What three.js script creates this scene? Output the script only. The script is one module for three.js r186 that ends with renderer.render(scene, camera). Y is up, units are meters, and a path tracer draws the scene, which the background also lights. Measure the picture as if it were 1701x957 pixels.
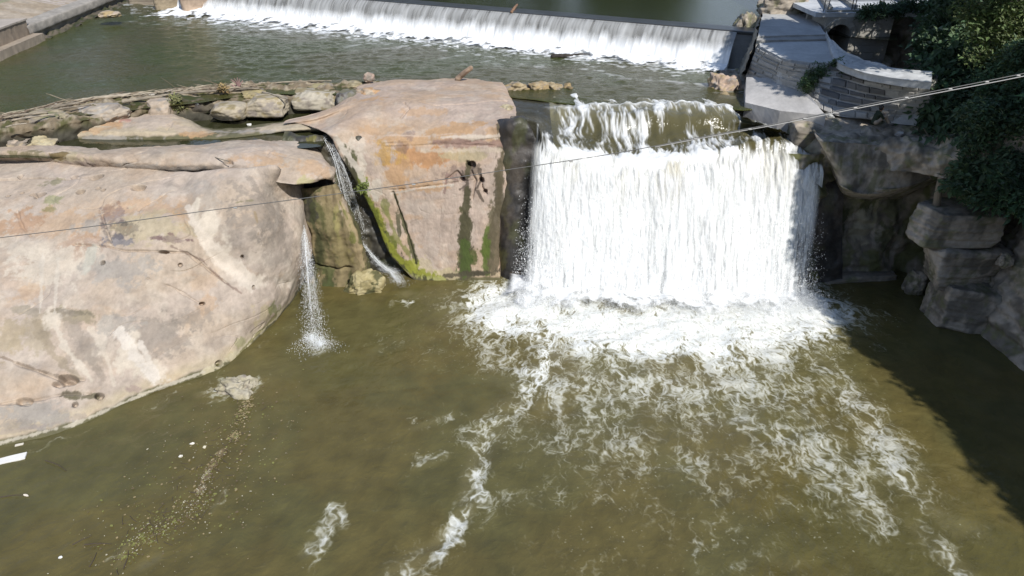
import * as THREE from 'three';
import { mergeGeometries, mergeVertices } from 'three/addons/utils/BufferGeometryUtils.js';
import { MarchingCubes } from 'three/addons/objects/MarchingCubes.js';

// ------------------------------------------------------------------ camera, sky, sun, exposure
const scene = new THREE.Scene();
const camera = new THREE.PerspectiveCamera(45, 1024 / 576, 0.1, 900);
camera.position.set(0, 18, 0);
camera.rotation.set(THREE.MathUtils.degToRad(-30), 0, 0);
camera.updateMatrixWorld(true);

const SUN = new THREE.Vector3(0.37, 0.69, 0.62).normalize();
const skyMap = (() => {                                     // clear summer sky: deep blue overhead, pale and bright low down, a soft brightening round the sun
  const W = 512, H = 256, d = new Float32Array(W * H * 4);
  for (let j = 0; j < H; j++) for (let i = 0; i < W; i++) {
    const up = ((j + 0.5) / H - 0.5) * Math.PI, a = ((i + 0.5) / W - 0.5) * 2 * Math.PI, y = Math.sin(up), x = Math.cos(a) * Math.cos(up), z = Math.sin(a) * Math.cos(up);
    const air = Math.pow(1 - Math.max(0, y), 3.6), g = Math.max(0, x * SUN.x + y * SUN.y + z * SUN.z), glow = 0.10 * g ** 8 + 0.22 * g ** 60, o = (j * W + i) * 4;
    for (let c = 0; c < 3; c++) d[o + c] = (y < 0 ? [0.10, 0.10, 0.07][c] : [0.12, 0.20, 0.38][c] * (1 - air) + [0.78, 0.90, 1.04][c] * air + glow * [1, 0.96, 0.9][c]) * 1.0;
    d[o + 3] = 1;
  }
  const t = new THREE.DataTexture(d, W, H, THREE.RGBAFormat, THREE.FloatType); t.mapping = THREE.EquirectangularReflectionMapping; t.magFilter = t.minFilter = THREE.LinearFilter; t.needsUpdate = true; return t;
})();
scene.background = skyMap;
scene.environment = skyMap;

const sun = new THREE.DirectionalLight(new THREE.Color(1, 0.975, 0.93), 4.4);
sun.position.copy(SUN).multiplyScalar(120).add(new THREE.Vector3(0, 5, -35));
sun.target.position.set(0, 5, -35);
sun.castShadow = true;
sun.shadow.mapSize.set(4096, 4096);
Object.assign(sun.shadow.camera, { left: -75, right: 75, top: 75, bottom: -75, near: 1, far: 300 });
scene.add(sun, sun.target);

const renderer = new THREE.WebGLRenderer({ antialias: true });
renderer.toneMapping = THREE.LinearToneMapping;
renderer.toneMappingExposure = 1.15;
renderer.shadowMap.enabled = true;

// ------------------------------------------------------------------ small maths
const V = (x, y, z) => new THREE.Vector3(x, y, z);
const clamp = (x, a = 0, b = 1) => Math.min(b, Math.max(a, x));
const smooth = (a, b, x) => { const t = clamp((x - a) / (b - a)); return t * t * (3 - 2 * t); };
const lerp = (a, b, t) => a + (b - a) * t;
const mix3 = (a, b, t) => [a[0] + (b[0] - a[0]) * t, a[1] + (b[1] - a[1]) * t, a[2] + (b[2] - a[2]) * t];
function rng(seed) { let s = seed >>> 0; return () => { s = (s + 0x6d2b79f5) | 0; let t = Math.imul(s ^ (s >>> 15), 1 | s); t = (t + Math.imul(t ^ (t >>> 7), 61 | t)) ^ t; return ((t ^ (t >>> 14)) >>> 0) / 4294967296; }; }
const PERM = (() => { const r = rng(7), p = Array.from({ length: 256 }, (_, i) => i); for (let i = 255; i > 0; i--) { const j = (r() * (i + 1)) | 0; [p[i], p[j]] = [p[j], p[i]]; } return Uint8Array.from([...p, ...p]); })();
const grad = (h, x, y, z) => { h &= 15; const u = h < 8 ? x : y, v = h < 4 ? y : h === 12 || h === 14 ? x : z; return ((h & 1) ? -u : u) + ((h & 2) ? -v : v); };
function noise(x, y, z = 0, w = 256) {                       // gradient noise, repeating every w cells
  let X = Math.floor(x), Y = Math.floor(y), Z = Math.floor(z);
  x -= X; y -= Y; z -= Z;
  const X1 = ((X + 1) % w + w) % w & 255, Y1 = ((Y + 1) % w + w) % w & 255, Z1 = (Z + 1) & 255;
  X = (X % w + w) % w & 255; Y = (Y % w + w) % w & 255; Z &= 255;
  const u = x * x * x * (x * (x * 6 - 15) + 10), v = y * y * y * (y * (y * 6 - 15) + 10), t = z * z * z * (z * (z * 6 - 15) + 10);
  const A0 = PERM[X] + Y, A1 = PERM[X] + Y1, B0 = PERM[X1] + Y, B1 = PERM[X1] + Y1;
  const a = PERM[A0 & 255] , b = PERM[B0 & 255], c = PERM[A1 & 255], d = PERM[B1 & 255];
  return lerp(
    lerp(lerp(grad(PERM[a + Z & 255], x, y, z), grad(PERM[b + Z & 255], x - 1, y, z), u), lerp(grad(PERM[c + Z & 255], x, y - 1, z), grad(PERM[d + Z & 255], x - 1, y - 1, z), u), v),
    lerp(lerp(grad(PERM[a + Z1 & 255], x, y, z - 1), grad(PERM[b + Z1 & 255], x - 1, y, z - 1), u), lerp(grad(PERM[c + Z1 & 255], x, y - 1, z - 1), grad(PERM[d + Z1 & 255], x - 1, y - 1, z - 1), u), v), t);
}
function fbm(x, y, z, n = 4, gain = 0.5) { let s = 0, a = 1, f = 1; for (let i = 0; i < n; i++) { s += a * noise(x * f + i * 17.3, y * f + i * 5.1, z * f - i * 9.7); a *= gain; f *= 2.03; } return s; }
const ridge = (x, y, z) => 1 - Math.abs(noise(x, y, z)) * 2;

// a place in the photograph (pixels of the 1701 x 957 original) on the level y = h, or at the distance z
const PF = 478.5 / Math.tan(THREE.MathUtils.degToRad(22.5)), PC = Math.cos(Math.PI / 6), PS = 0.5;
function U(px, py, at) {
  const x = px - 850.5, q = 478.5 - py, ry = q * PC - PF * PS, rz = -(PF * PC + q * PS);
  const k = at.z !== undefined ? at.z / rz : (at.y - 18) / ry;
  return V(x * k, 18 + ry * k, rz * k);
}
const Y = (px, py, y) => U(px, py, { y }), Z = (px, py, z) => U(px, py, { z });
function toPixel(p) { const dy = p.y - 18, f = -p.z, q = dy * PC + f * PS, d = f * PC - dy * PS; return [850.5 + PF * p.x / d, 478.5 - PF * q / d, d]; }

// ------------------------------------------------------------------ naming
const taken = new Map();
function numbered(name) { const n = taken.get(name) ?? 0; taken.set(name, n + 1); return n ? `${name}_${String(n).padStart(3, '0')}` : name; }
function tag(o, label, category, group) { o.userData = { ...o.userData, label }; if (category) o.userData.category = category; if (group) o.userData.group = group; return o; }
function shade(o) { o.traverse((m) => { if (m.isMesh) { m.castShadow = true; m.receiveShadow = true; } }); return o; }
function mesh(name, geo, mat, parent = scene) {
  const m = new THREE.Mesh(geo, mat); m.name = parent === scene ? numbered(name) : name;
  m.castShadow = m.receiveShadow = true; parent.add(m); return m;
}
function thing(name, label, category, at = V(0, 0, 0), turn = 0, group) {
  const g = new THREE.Group(); g.name = numbered(name); g.position.copy(at); g.rotation.y = turn; scene.add(g); return tag(g, label, category, group);
}
function struct(name, geo, mat, label) { const m = mesh(name, geo, mat); m.userData = { kind: 'structure', label }; return m; }

// ------------------------------------------------------------------ textures
function dataTex(w, h, fn, { srgb = false, repeat = true } = {}) {
  const d = new Uint8Array(w * h * 4);
  for (let y = 0; y < h; y++) for (let x = 0; x < w; x++) { const c = fn(x / w, y / h, x, y), o = (y * w + x) * 4; d[o] = clamp(c[0]) * 255; d[o + 1] = clamp(c[1]) * 255; d[o + 2] = clamp(c[2]) * 255; d[o + 3] = 255; }
  const t = new THREE.DataTexture(d, w, h); t.magFilter = THREE.LinearFilter; t.minFilter = THREE.LinearMipmapLinearFilter; t.generateMipmaps = true;
  t.wrapS = t.wrapT = repeat ? THREE.RepeatWrapping : THREE.ClampToEdgeWrapping;
  if (srgb) t.colorSpace = THREE.SRGBColorSpace;
  t.needsUpdate = true; return t;
}
function tileFbm(u, v, base, oct, seed, gain = 0.55) { let s = 0, a = 1, n = 0; for (let i = 0, f = base; i < oct; i++, f *= 2) { s += a * noise(u * f, v * f, seed + i * 3.7, f); n += a; a *= gain; } return s / n; }
const grainMap = dataTex(1024, 1024, (u, v) => { const a = tileFbm(u, v, 8, 7, 1.5, 0.8), s = tileFbm(u, v, 128, 2, 9.5); const g = 0.86 + 0.42 * a - 0.25 * Math.max(0, s - 0.22); return [g, g * 0.995, g * 0.985]; });
const grainBump = dataTex(1024, 1024, (u, v) => { const g = 0.5 + 0.55 * tileFbm(u, v, 8, 7, 4.5, 0.75); return [g, g, g]; });
const rippleBump = dataTex(1024, 1024, (u, v) => { const wx = 0.06 * tileFbm(u, v, 4, 2, 20.5); let s = 0; for (const [f, a, z] of [[7, 0.5, 2.5], [15, 0.4, 6.5], [31, 0.22, 11.5], [64, 0.1, 13.5]]) s += a * (1 - 2 * Math.abs(noise((u + wx) * f, (v - wx) * f * 1, z, f))); const g = 0.5 + 0.32 * s; return [g, g, g]; });

// ------------------------------------------------------------------ materials
const M = {
  rock: new THREE.MeshStandardMaterial({ vertexColors: true, roughness: 0.92, map: grainMap, bumpMap: grainBump, bumpScale: 0.05 }),
  wet: new THREE.MeshStandardMaterial({ vertexColors: true, roughness: 0.5, map: grainMap, bumpMap: grainBump, bumpScale: 0.06 }),
  concrete: new THREE.MeshStandardMaterial({ vertexColors: true, roughness: 0.9, map: grainMap, bumpMap: grainBump, bumpScale: 0.02 }),
};
const plain = (c, roughness = 0.9, more = {}) => new THREE.MeshStandardMaterial({ color: new THREE.Color().setRGB(...c), roughness, ...more });
const leafMat = (c) => new THREE.MeshPhysicalMaterial({ color: new THREE.Color().setRGB(...c), roughness: 0.75, transmission: 0.35, thickness: 0, side: THREE.DoubleSide });

// sandstone colours (linear)
const C = { pink: [0.45, 0.372, 0.308], tan: [0.45, 0.362, 0.28], pale: [0.56, 0.49, 0.40], orange: [0.46, 0.285, 0.15], rust: [0.33, 0.16, 0.075], grey: [0.25, 0.215, 0.18], ash: [0.33, 0.30, 0.265], dark: [0.075, 0.063, 0.055], purple: [0.20, 0.145, 0.135],
  moss: [0.12, 0.135, 0.018], lime: [0.26, 0.27, 0.035], deepmoss: [0.035, 0.042, 0.010], wet: [0.028, 0.026, 0.020], wetbrown: [0.065, 0.052, 0.030], sand: [0.43, 0.36, 0.22] };

// ------------------------------------------------------------------ surfaces swept through a net of points
const cr = (p0, p1, p2, p3, t) => { const t2 = t * t, t3 = t2 * t; return 0.5 * (2 * p1 + (p2 - p0) * t + (2 * p0 - 5 * p1 + 4 * p2 - p3) * t2 + (3 * p1 - p0 - 3 * p2 + p3) * t3); };
function crCurve(pts, t, out = V()) {                       // t from 0 to pts.length - 1
  const n = pts.length - 1, i = Math.min(n - 1, Math.floor(t)), f = t - i, a = pts[Math.max(0, i - 1)], b = pts[i], c = pts[i + 1], d = pts[Math.min(n, i + 2)];
  return out.set(cr(a.x, b.x, c.x, d.x, f), cr(a.y, b.y, c.y, d.y, f), cr(a.z, b.z, c.z, d.z, f));
}
function evenly(pts, n) {                                   // n + 1 points at even steps along the curve through pts
  const K = 24 * (pts.length - 1), fine = Array.from({ length: K + 1 }, (_, i) => crCurve(pts, i / 24)), len = [0];
  for (let i = 1; i <= K; i++) len.push(len[i - 1] + fine[i].distanceTo(fine[i - 1]));
  const out = []; for (let i = 0, j = 0; i <= n; i++) { const want = len[K] * i / n; while (j < K - 1 && len[j + 1] < want) j++; out.push(fine[j].clone().lerp(fine[j + 1], clamp((want - len[j]) / (len[j + 1] - len[j] || 1)))); }
  return out;
}
function sweep(net, nu, nv) {                               // net[section][point]; u runs over the sections, v along them
  const secs = net.map((s) => evenly(s, nv)), pos = new Float32Array((nu + 1) * (nv + 1) * 3), uv = new Float32Array((nu + 1) * (nv + 1) * 2), w = nv + 1;
  const mid = secs.map((s) => s[nv >> 1]), rows = [];
  { const K = 24 * (net.length - 1), fine = Array.from({ length: K + 1 }, (_, i) => crCurve(mid, i / 24)), len = [0]; for (let i = 1; i <= K; i++) len.push(len[i - 1] + fine[i].distanceTo(fine[i - 1]));
    for (let i = 0, j = 0; i <= nu; i++) { const want = len[K] * i / nu; while (j < K - 1 && len[j + 1] < want) j++; rows.push((j + clamp((want - len[j]) / (len[j + 1] - len[j] || 1))) / 24); } }
  const col = [], p = V();
  for (let j = 0; j <= nv; j++) {
    const line = secs.map((s) => s[j]);
    for (let i = 0; i <= nu; i++) { crCurve(line, Math.min(rows[i], net.length - 1 - 1e-6), p); const o = i * w + j; pos[o * 3] = p.x; pos[o * 3 + 1] = p.y; pos[o * 3 + 2] = p.z; }
  }
  let su = 0;
  for (let i = 0; i <= nu; i++) {
    if (i) { const a = (i * w + (nv >> 1)) * 3, b = a - w * 3; su += Math.hypot(pos[a] - pos[b], pos[a + 1] - pos[b + 1], pos[a + 2] - pos[b + 2]); }
    let sv = 0;
    for (let j = 0; j <= nv; j++) { const o = i * w + j; if (j) { const a = o * 3, b = a - 3; sv += Math.hypot(pos[a] - pos[b], pos[a + 1] - pos[b + 1], pos[a + 2] - pos[b + 2]); } uv[o * 2] = su / 6; uv[o * 2 + 1] = sv / 6; }
  }
  const index = []; for (let i = 0; i < nu; i++) for (let j = 0; j < nv; j++) { const a = i * w + j, b = a + w; index.push(a, b, b + 1, a, b + 1, a + 1); }
  const g = new THREE.BufferGeometry(); g.setAttribute('position', new THREE.BufferAttribute(pos, 3)); g.setAttribute('uv', new THREE.BufferAttribute(uv, 2)); g.setIndex(index); g.computeVertexNormals();
  g.userData.grid = [nu, nv];
  return g;
}
// where a pixel meets a surface that is already laid out (used once, to find the place of a stain, crack or hole on it)
function onSurface(g, px, py) {
  const p = g.attributes.position, n = g.attributes.normal, q = V(); let best = 1e9, at = 0;
  for (let i = 0; i < p.count; i += 1) {
    q.fromBufferAttribute(p, i); const [x, y, d] = toPixel(q); let e = (x - px) ** 2 + (y - py) ** 2;
    if (n.getX(i) * -q.x + n.getY(i) * (18 - q.y) + n.getZ(i) * -q.z < 0) e += 40;
    e += d * 0.02; if (e < best) { best = e; at = i; }
  }
  return V().fromBufferAttribute(p, at);
}
// rock: net -> displaced, cracked, pitted and coloured mesh geometry
function rockGeo(g, { amp = 0.12, freq = 0.5, fine = 0.02, bed = 0.02, bedFreq = 1.4, flute = 0, crease = 0, cracks = [], holes = [], stains = [], streaks = [], bumps = [], color, seed = 0, flip = false } = {}) {
  const P = g.attributes.position, N = g.attributes.normal, n = P.count, src = P.array.slice();
  if (flip) for (let i = 0; i < N.array.length; i++) N.array[i] *= -1;
  const CR = cracks.map(([pts, w, d]) => ({ pts: pts.map(([x, y]) => onSurface(g, x, y)), w, d }));
  const HO = holes.map(([x, y, r, d, e = 1]) => ({ c: onSurface(g, x, y), r, d, e }));
  const ST = stains.map(([x, y, rx, ry, c, s = 1, f = 1.7]) => ({ c: onSurface(g, x, y), rx, ry, col: c, s, f }));
  const BU = bumps.map(([x, y, rx, ry, a]) => ({ c: onSurface(g, x, y), rx, ry, a }));
  const SK = streaks.map(([pts, w0, w1, c, s = 1, f = 2]) => ({ pts: pts.map(([x, y]) => onSurface(g, x, y)), w0, w1, col: c, s, f }));
  const crackAt = new Float32Array(n), holeAt = new Float32Array(n);
  const q = V(), ab = V(), ap = V();
  for (let i = 0; i < n; i++) {
    const x = src[i * 3], y = src[i * 3 + 1], z = src[i * 3 + 2];
    let d = amp * fbm(x * freq + seed, y * freq, z * freq, 3) + fine * fbm(x * 3.1, y * 3.1 + seed, z * 3.1, 3) + bed * noise(seed + x * 0.15, y * bedFreq * 2.2 + 0.25 * noise(x * 0.3, z * 0.3), z * 0.15);
    for (const b of BU) { const e = ((x - b.c.x) / b.rx) ** 2 + ((y - b.c.y) ** 2 + (z - b.c.z) ** 2) / (b.ry * b.ry); if (e < 9) d += b.a * Math.exp(-e); }
    if (flute) d += flute * (noise(x * 1.6 + seed, y * 0.22, z * 0.8) + 0.5 * noise(x * 3.9, y * 0.4, z * 2 + seed));
    if (crease) { const v = Math.abs(noise(x * 0.45 + seed, y * 1.3, z * 0.45)), m = smooth(0.0, 0.3, noise(x * 0.3, y * 0.4 + seed, z * 0.3)); d -= crease * m * smooth(0.035, 0.0, v); }
    for (const c of CR) for (let k = 0; k + 1 < c.pts.length; k++) {
      const A = c.pts[k], B = c.pts[k + 1]; ab.subVectors(B, A); ap.set(x - A.x, y - A.y, z - A.z);
      const L2 = ab.lengthSq(); if (ap.lengthSq() > L2 + 4) continue;
      const t = clamp(ap.dot(ab) / L2), wob = 0.09 * noise(x * 2.3, y * 2.3, z * 2.3 + seed);
      const e = Math.abs(Math.hypot(ap.x - ab.x * t, ap.y - ab.y * t, ap.z - ab.z * t) + wob * 0.6) / c.w; if (e < 3) { const k2 = Math.exp(-e * e); if (k2 * c.d > crackAt[i]) crackAt[i] = k2 * c.d; }
    }
    for (const h of HO) { const dy = (y - h.c.y), e = Math.hypot((x - h.c.x) / h.e, dy, z - h.c.z) / (h.r * (1 + 0.3 * noise(x * 3, y * 3, z * 3 + seed))); if (e < 1.6) { const k2 = 1 - smooth(0.7, 1.05, e); holeAt[i] = Math.max(holeAt[i], k2); d -= h.d * 2.6 * k2; } }
    d -= crackAt[i] * 1.4;
    P.array[i * 3] = x + N.array[i * 3] * d; P.array[i * 3 + 1] = y + N.array[i * 3 + 1] * d; P.array[i * 3 + 2] = z + N.array[i * 3 + 2] * d;
  }
  g.computeVertexNormals();
  if (flip) { const ix = g.index.array; for (let i = 0; i < ix.length; i += 3) { const t = ix[i]; ix[i] = ix[i + 1]; ix[i + 1] = t; } g.computeVertexNormals(); }
  const col = new Float32Array(n * 3), NN = g.attributes.normal;
  for (let i = 0; i < n; i++) {
    const x = src[i * 3], y = src[i * 3 + 1], z = src[i * 3 + 2];
    let c = color(x, y, z, NN.array[i * 3], NN.array[i * 3 + 1], NN.array[i * 3 + 2]);
    for (const s of ST) {
      const dx = (x - s.c.x) / s.rx, dv = Math.hypot(y - s.c.y, z - s.c.z) / s.ry, e = Math.hypot(dx, dv); if (e > 2.2) continue;
      const w = 0.75 * fbm(x * s.f + 3, y * s.f * 0.8, z * s.f, 5, 0.7), k = smooth(1.1, 0.7, e + w) * s.s; if (k > 0.003) c = mix3(c, s.col, k);
    }
    for (const s of SK) {
      let best = 9, K = s.pts.length - 1;
      for (let j = 0; j < K; j++) { const A = s.pts[j], B = s.pts[j + 1]; ab.subVectors(B, A); ap.set(x - A.x, y - A.y, z - A.z); const t = clamp(ap.dot(ab) / (ab.lengthSq() || 1)), e = Math.hypot(ap.x - ab.x * t, ap.y - ab.y * t, ap.z - ab.z * t) / lerp(s.w0, s.w1, (j + t) / K); if (e < best) best = e; }
      if (best < 2.2) { const w = 0.8 * fbm(x * s.f + 13, y * s.f * 0.5, z * s.f, 5, 0.7), k = smooth(1.15, 0.65, best + w) * s.s; if (k > 0.003) c = mix3(c, s.col, k); }
    }
    col[i * 3] = c[0]; col[i * 3 + 1] = c[1]; col[i * 3 + 2] = c[2];
  }
  g.setAttribute('color', new THREE.BufferAttribute(col, 3));
  return g;
}
// plain sandstone with patches, beds and streaks
function sandstone({ base = C.pink, other = C.tan, seed = 0, grey = 0.5, waterline = true, level = 0 } = {}) {
  return (x, y, z, nx, ny, nz) => {
    const a = fbm(x * 0.35 + seed, y * 0.5, z * 0.35, 4), b = noise(x * 0.25, y * 3.2 + noise(x * 0.4, z * 0.4, 3) * 0.8, z * 0.25 + seed), s = noise(x * 4 + seed, y * 0.35, z * 4), f = fbm(x * 5, y * 5, z * 5 + seed, 3, 0.65);
    let c = mix3(base, other, smooth(-0.35, 0.4, a));
    c = mix3(c, C.grey, grey * smooth(0.05, 0.5, fbm(x * 0.6 + 9 + seed, y * 0.9, z * 0.6, 5, 0.65)) * 0.55);
    c = mix3(c, C.pale, 0.3 * smooth(0.1, 0.5, fbm(x * 0.8 - 5, y * 0.6 + seed, z * 0.8, 5, 0.6)));
    c = mix3(c, C.orange, 0.18 * smooth(0.15, 0.5, fbm(x * 0.5 + 2, y * 0.9, z * 0.5 + 7 + seed, 4, 0.6)));
    const s2 = noise(x * 9 + seed, y * 0.5, z * 5), s3 = noise(x * 2.2 - seed, y * 0.25, z * 2.2), k = 1 + 0.09 * f + 0.05 * b + (0.09 * s + 0.09 * s2 + 0.10 * s3) * smooth(0.93, 0.6, ny);
    c = [c[0] * k, c[1] * k, c[2] * k];
    if (waterline) { const w = y - level - 0.10 * noise(x * 1.3, z * 1.3, 4) - 0.05 * noise(x * 4, z * 4, 4); c = mix3(c, [0.10, 0.095, 0.04], 0.92 * smooth(0.24, 0.12, w)); c = mix3(c, C.sand, 0.5 * smooth(0.7, 0.3, w) * smooth(0.15, 0.28, w)); }
    return c;
  };
}
const wetstone = (dry = C.wet, other = C.wetbrown, seed = 0) => (x, y, z, nx, ny) => {
  const a = fbm(x * 0.8 + seed, y * 0.3, z * 0.8, 5, 0.6), s = noise(x * 5, y * 0.5, z * 5 + seed), f = fbm(x * 5, y * 5, z * 5, 2);
  let c = mix3(dry, other, smooth(-0.2, 0.45, a)); c = mix3(c, C.moss, 0.25 * smooth(0.15, 0.5, fbm(x * 0.9, y * 0.5 + seed, z * 0.9, 4)));
  const k = 1 + 0.25 * s + 0.25 * f; return [c[0] * k, c[1] * k, c[2] * k];
};
const lift = (p, dy, dz = 0, dx = 0) => V(p.x + dx, p.y + dy, p.z + dz);

// a weathered block or boulder, w x h x d, square (p high) or round (p near 2)
function blockGeo(w, h, d, { p = 5, seed = 0, amp = 0.12, detail = 24, color, bed = 0.02, freq = 1, facets = 14, upright = false } = {}) {
  const fr = rng(seed * 31 + 5), planes = Array.from({ length: facets }, () => { const n = V(fr() - 0.5, upright ? (fr() - 0.4) * 0.2 : fr() * 0.55 - 0.1, fr() - 0.5).normalize(); return [n, (0.80 + 0.3 * fr()) * Math.pow(Math.abs(n.x) ** 1.6 + Math.abs(n.y) ** 1.6 + Math.abs(n.z) ** 1.6, 1 / 1.6)]; });
  const g = mergeVertices((() => { const b = new THREE.BoxGeometry(2, 2, 2, detail, detail, detail); b.deleteAttribute('normal'); b.deleteAttribute('uv'); return b; })(), 1e-4);
  const P = g.attributes.position, v = V(), m = Math.min(w, h, d) * 0.5, col = new Float32Array(P.count * 3), uv = new Float32Array(P.count * 2), f = freq / Math.max(0.35, Math.cbrt(w * h * d));
  for (let i = 0; i < P.count; i++) {
    v.fromBufferAttribute(P, i); let r = Math.pow(Math.abs(v.x) ** p + Math.abs(v.y) ** p + Math.abs(v.z) ** p, -1 / p); for (const [n, e] of planes) { const s = v.dot(n); if (s > 0) r = Math.min(r, e / s * 0.95); } v.multiplyScalar(r);
    const k = 1 + amp * m / (0.5 * Math.cbrt(w * h * d)) * (1.3 * fbm(v.x * 1.1 + seed, v.y * 1.1, v.z * 1.1, 3) + 0.35 * fbm(v.x * 4 + seed, v.y * 4, v.z * 4, 2));
    v.multiply(V(w / 2, h / 2, d / 2)).multiplyScalar(k); v.x += bed * noise(seed, v.y * 6, 0) ; v.z += bed * noise(seed + 4, v.y * 6, 2);
    P.setXYZ(i, v.x, v.y, v.z); uv[i * 2] = (v.x + v.z * 0.7) / 6; uv[i * 2 + 1] = (v.y + v.z * 0.7) / 6;
  }
  g.setAttribute('uv', new THREE.BufferAttribute(uv, 2)); g.computeVertexNormals();
  const N = g.attributes.normal;
  for (let i = 0; i < P.count; i++) { v.fromBufferAttribute(P, i); const c = color(v.x + seed * 3.1, v.y, v.z, N.getX(i), N.getY(i), N.getZ(i)); col.set(c, i * 3); }
  g.setAttribute('color', new THREE.BufferAttribute(col, 3)); return g;
}
// a block that fills the pixels x0..x1, y0..y1 when its front stands at distance z (its base and size follow from that)
function blockAt(name, label, category, [x0, y0, x1, y1], z, depth, o = {}, mat = M.rock, group) {
  const a = Z(x0, y1, z), b = Z(x1, y1, z), t = Z((x0 + x1) / 2, y0, z - depth * 0.5), w = b.x - a.x, h = Math.max(0.08, t.y - a.y);
  const g = blockGeo(w, h + (o.sink ?? 0.15), depth, { color: sandstone({ seed: o.seed ?? 0, waterline: false }), ...o });
  const m = mesh(name, g, mat); m.position.set((a.x + b.x) / 2, a.y + h / 2 - (o.sink ?? 0.15) / 2, z - depth / 2); m.rotation.set(o.tilt ?? 0, o.turn ?? 0, o.roll ?? 0);
  return tag(m, label, category, group);
}
// a flat slab over a polygon of points, with its edges slightly worn
function slabGeo(pts, thick, { jitter = 0.03, step = 0.25, color, seed = 0 } = {}) {
  const r = rng(seed + 11), ring = [];
  pts.forEach((p, i) => { const q = pts[(i + 1) % pts.length], n = Math.max(1, Math.round(p.distanceTo(q) / step)); for (let k = 0; k < n; k++) { const a = p.clone().lerp(q, k / n); if (k) { a.x += jitter * 1.6 * noise(a.x * 1.7, a.z * 1.7, seed + 0.5); a.z += jitter * 1.6 * noise(a.x * 1.7 + 9, a.z * 1.7, seed + 0.5); } ring.push(a); } });
  const faces = THREE.ShapeUtils.triangulateShape(ring.map((p) => new THREE.Vector2(p.x, p.z)), []), pos = [], uv = [], put = (p) => { pos.push(p.x, p.y, p.z); uv.push((p.x + p.y * 0.4) / 6, (p.z + p.y * 0.9) / 6); };
  const area = THREE.ShapeUtils.area(ring.map((p) => new THREE.Vector2(p.x, p.z)));
  for (const [a, b, c] of faces) for (const k of area > 0 ? [a, c, b] : [a, b, c]) put(ring[k]);
  const c0 = pts.reduce((s, p) => s.add(p), V()).divideScalar(pts.length), inset = ring.map((p) => p.clone());
  ring.forEach((p, i) => { const n = (i + 1) % ring.length, q = ring[n], K = Math.max(1, Math.round(thick / 0.3)); for (let k = 0; k < K; k++) { const wob = (a, j) => { const e = j ? jitter * noise(a.x * 1.4, j * 0.9, a.z * 1.4) : 0; return V(a.x + e, a.y - thick * j / K, a.z + e); }, a = wob(p, k), b = wob(q, k), pd = wob(p, k + 1), qd = wob(q, k + 1), s = area > 0 ? [a, b, qd, a, qd, pd] : [a, qd, b, a, pd, qd]; s.forEach(put); } });
  let g = new THREE.BufferGeometry(); g.setAttribute('position', new THREE.Float32BufferAttribute(pos, 3)); g.setAttribute('uv', new THREE.Float32BufferAttribute(uv, 2)); g.computeVertexNormals();
  const n = pos.length / 3, col = new Float32Array(n * 3); for (let i = 0; i < n; i++) col.set(color(pos[i * 3], pos[i * 3 + 1], pos[i * 3 + 2], 0, 1, 0), i * 3);
  g.setAttribute('color', new THREE.BufferAttribute(col, 3)); return g;
}
function tubeGeo(pts, r, { seg = 0, sides = 6, r2 = r } = {}) {
  const curve = new THREE.CatmullRomCurve3(pts), n = seg || Math.max(2, pts.length * 4), g = new THREE.TubeGeometry(curve, n, 1, sides, false), P = g.attributes.position, c = V(), v = V();
  for (let i = 0; i <= n; i++) { curve.getPointAt(i / n, c); const k = lerp(r, r2, i / n); for (let j = 0; j <= sides; j++) { const o = i * (sides + 1) + j; v.fromBufferAttribute(P, o).sub(c).multiplyScalar(k).add(c); P.setXYZ(o, v.x, v.y, v.z); } }
  return g;
}
const concreteColor = (base, seed = 0) => (x, y, z) => { const a = fbm(x * 0.7 + seed, y * 0.7, z * 0.7, 4), f = fbm(x * 4, y * 4, z * 4 + seed, 3), k = 1 + 0.22 * a + 0.2 * f; return [base[0] * k, base[1] * k, base[2] * k]; };

// ------------------------------------------------------------------ riverbed and waters
struct('riverbed', (() => { const g = new THREE.PlaneGeometry(700, 700, 8, 8); g.rotateX(-Math.PI / 2); g.translate(0, -2.5, -60); return g; })(), plain([0.09, 0.075, 0.045]), 'brown gravel bed under the river');

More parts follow.
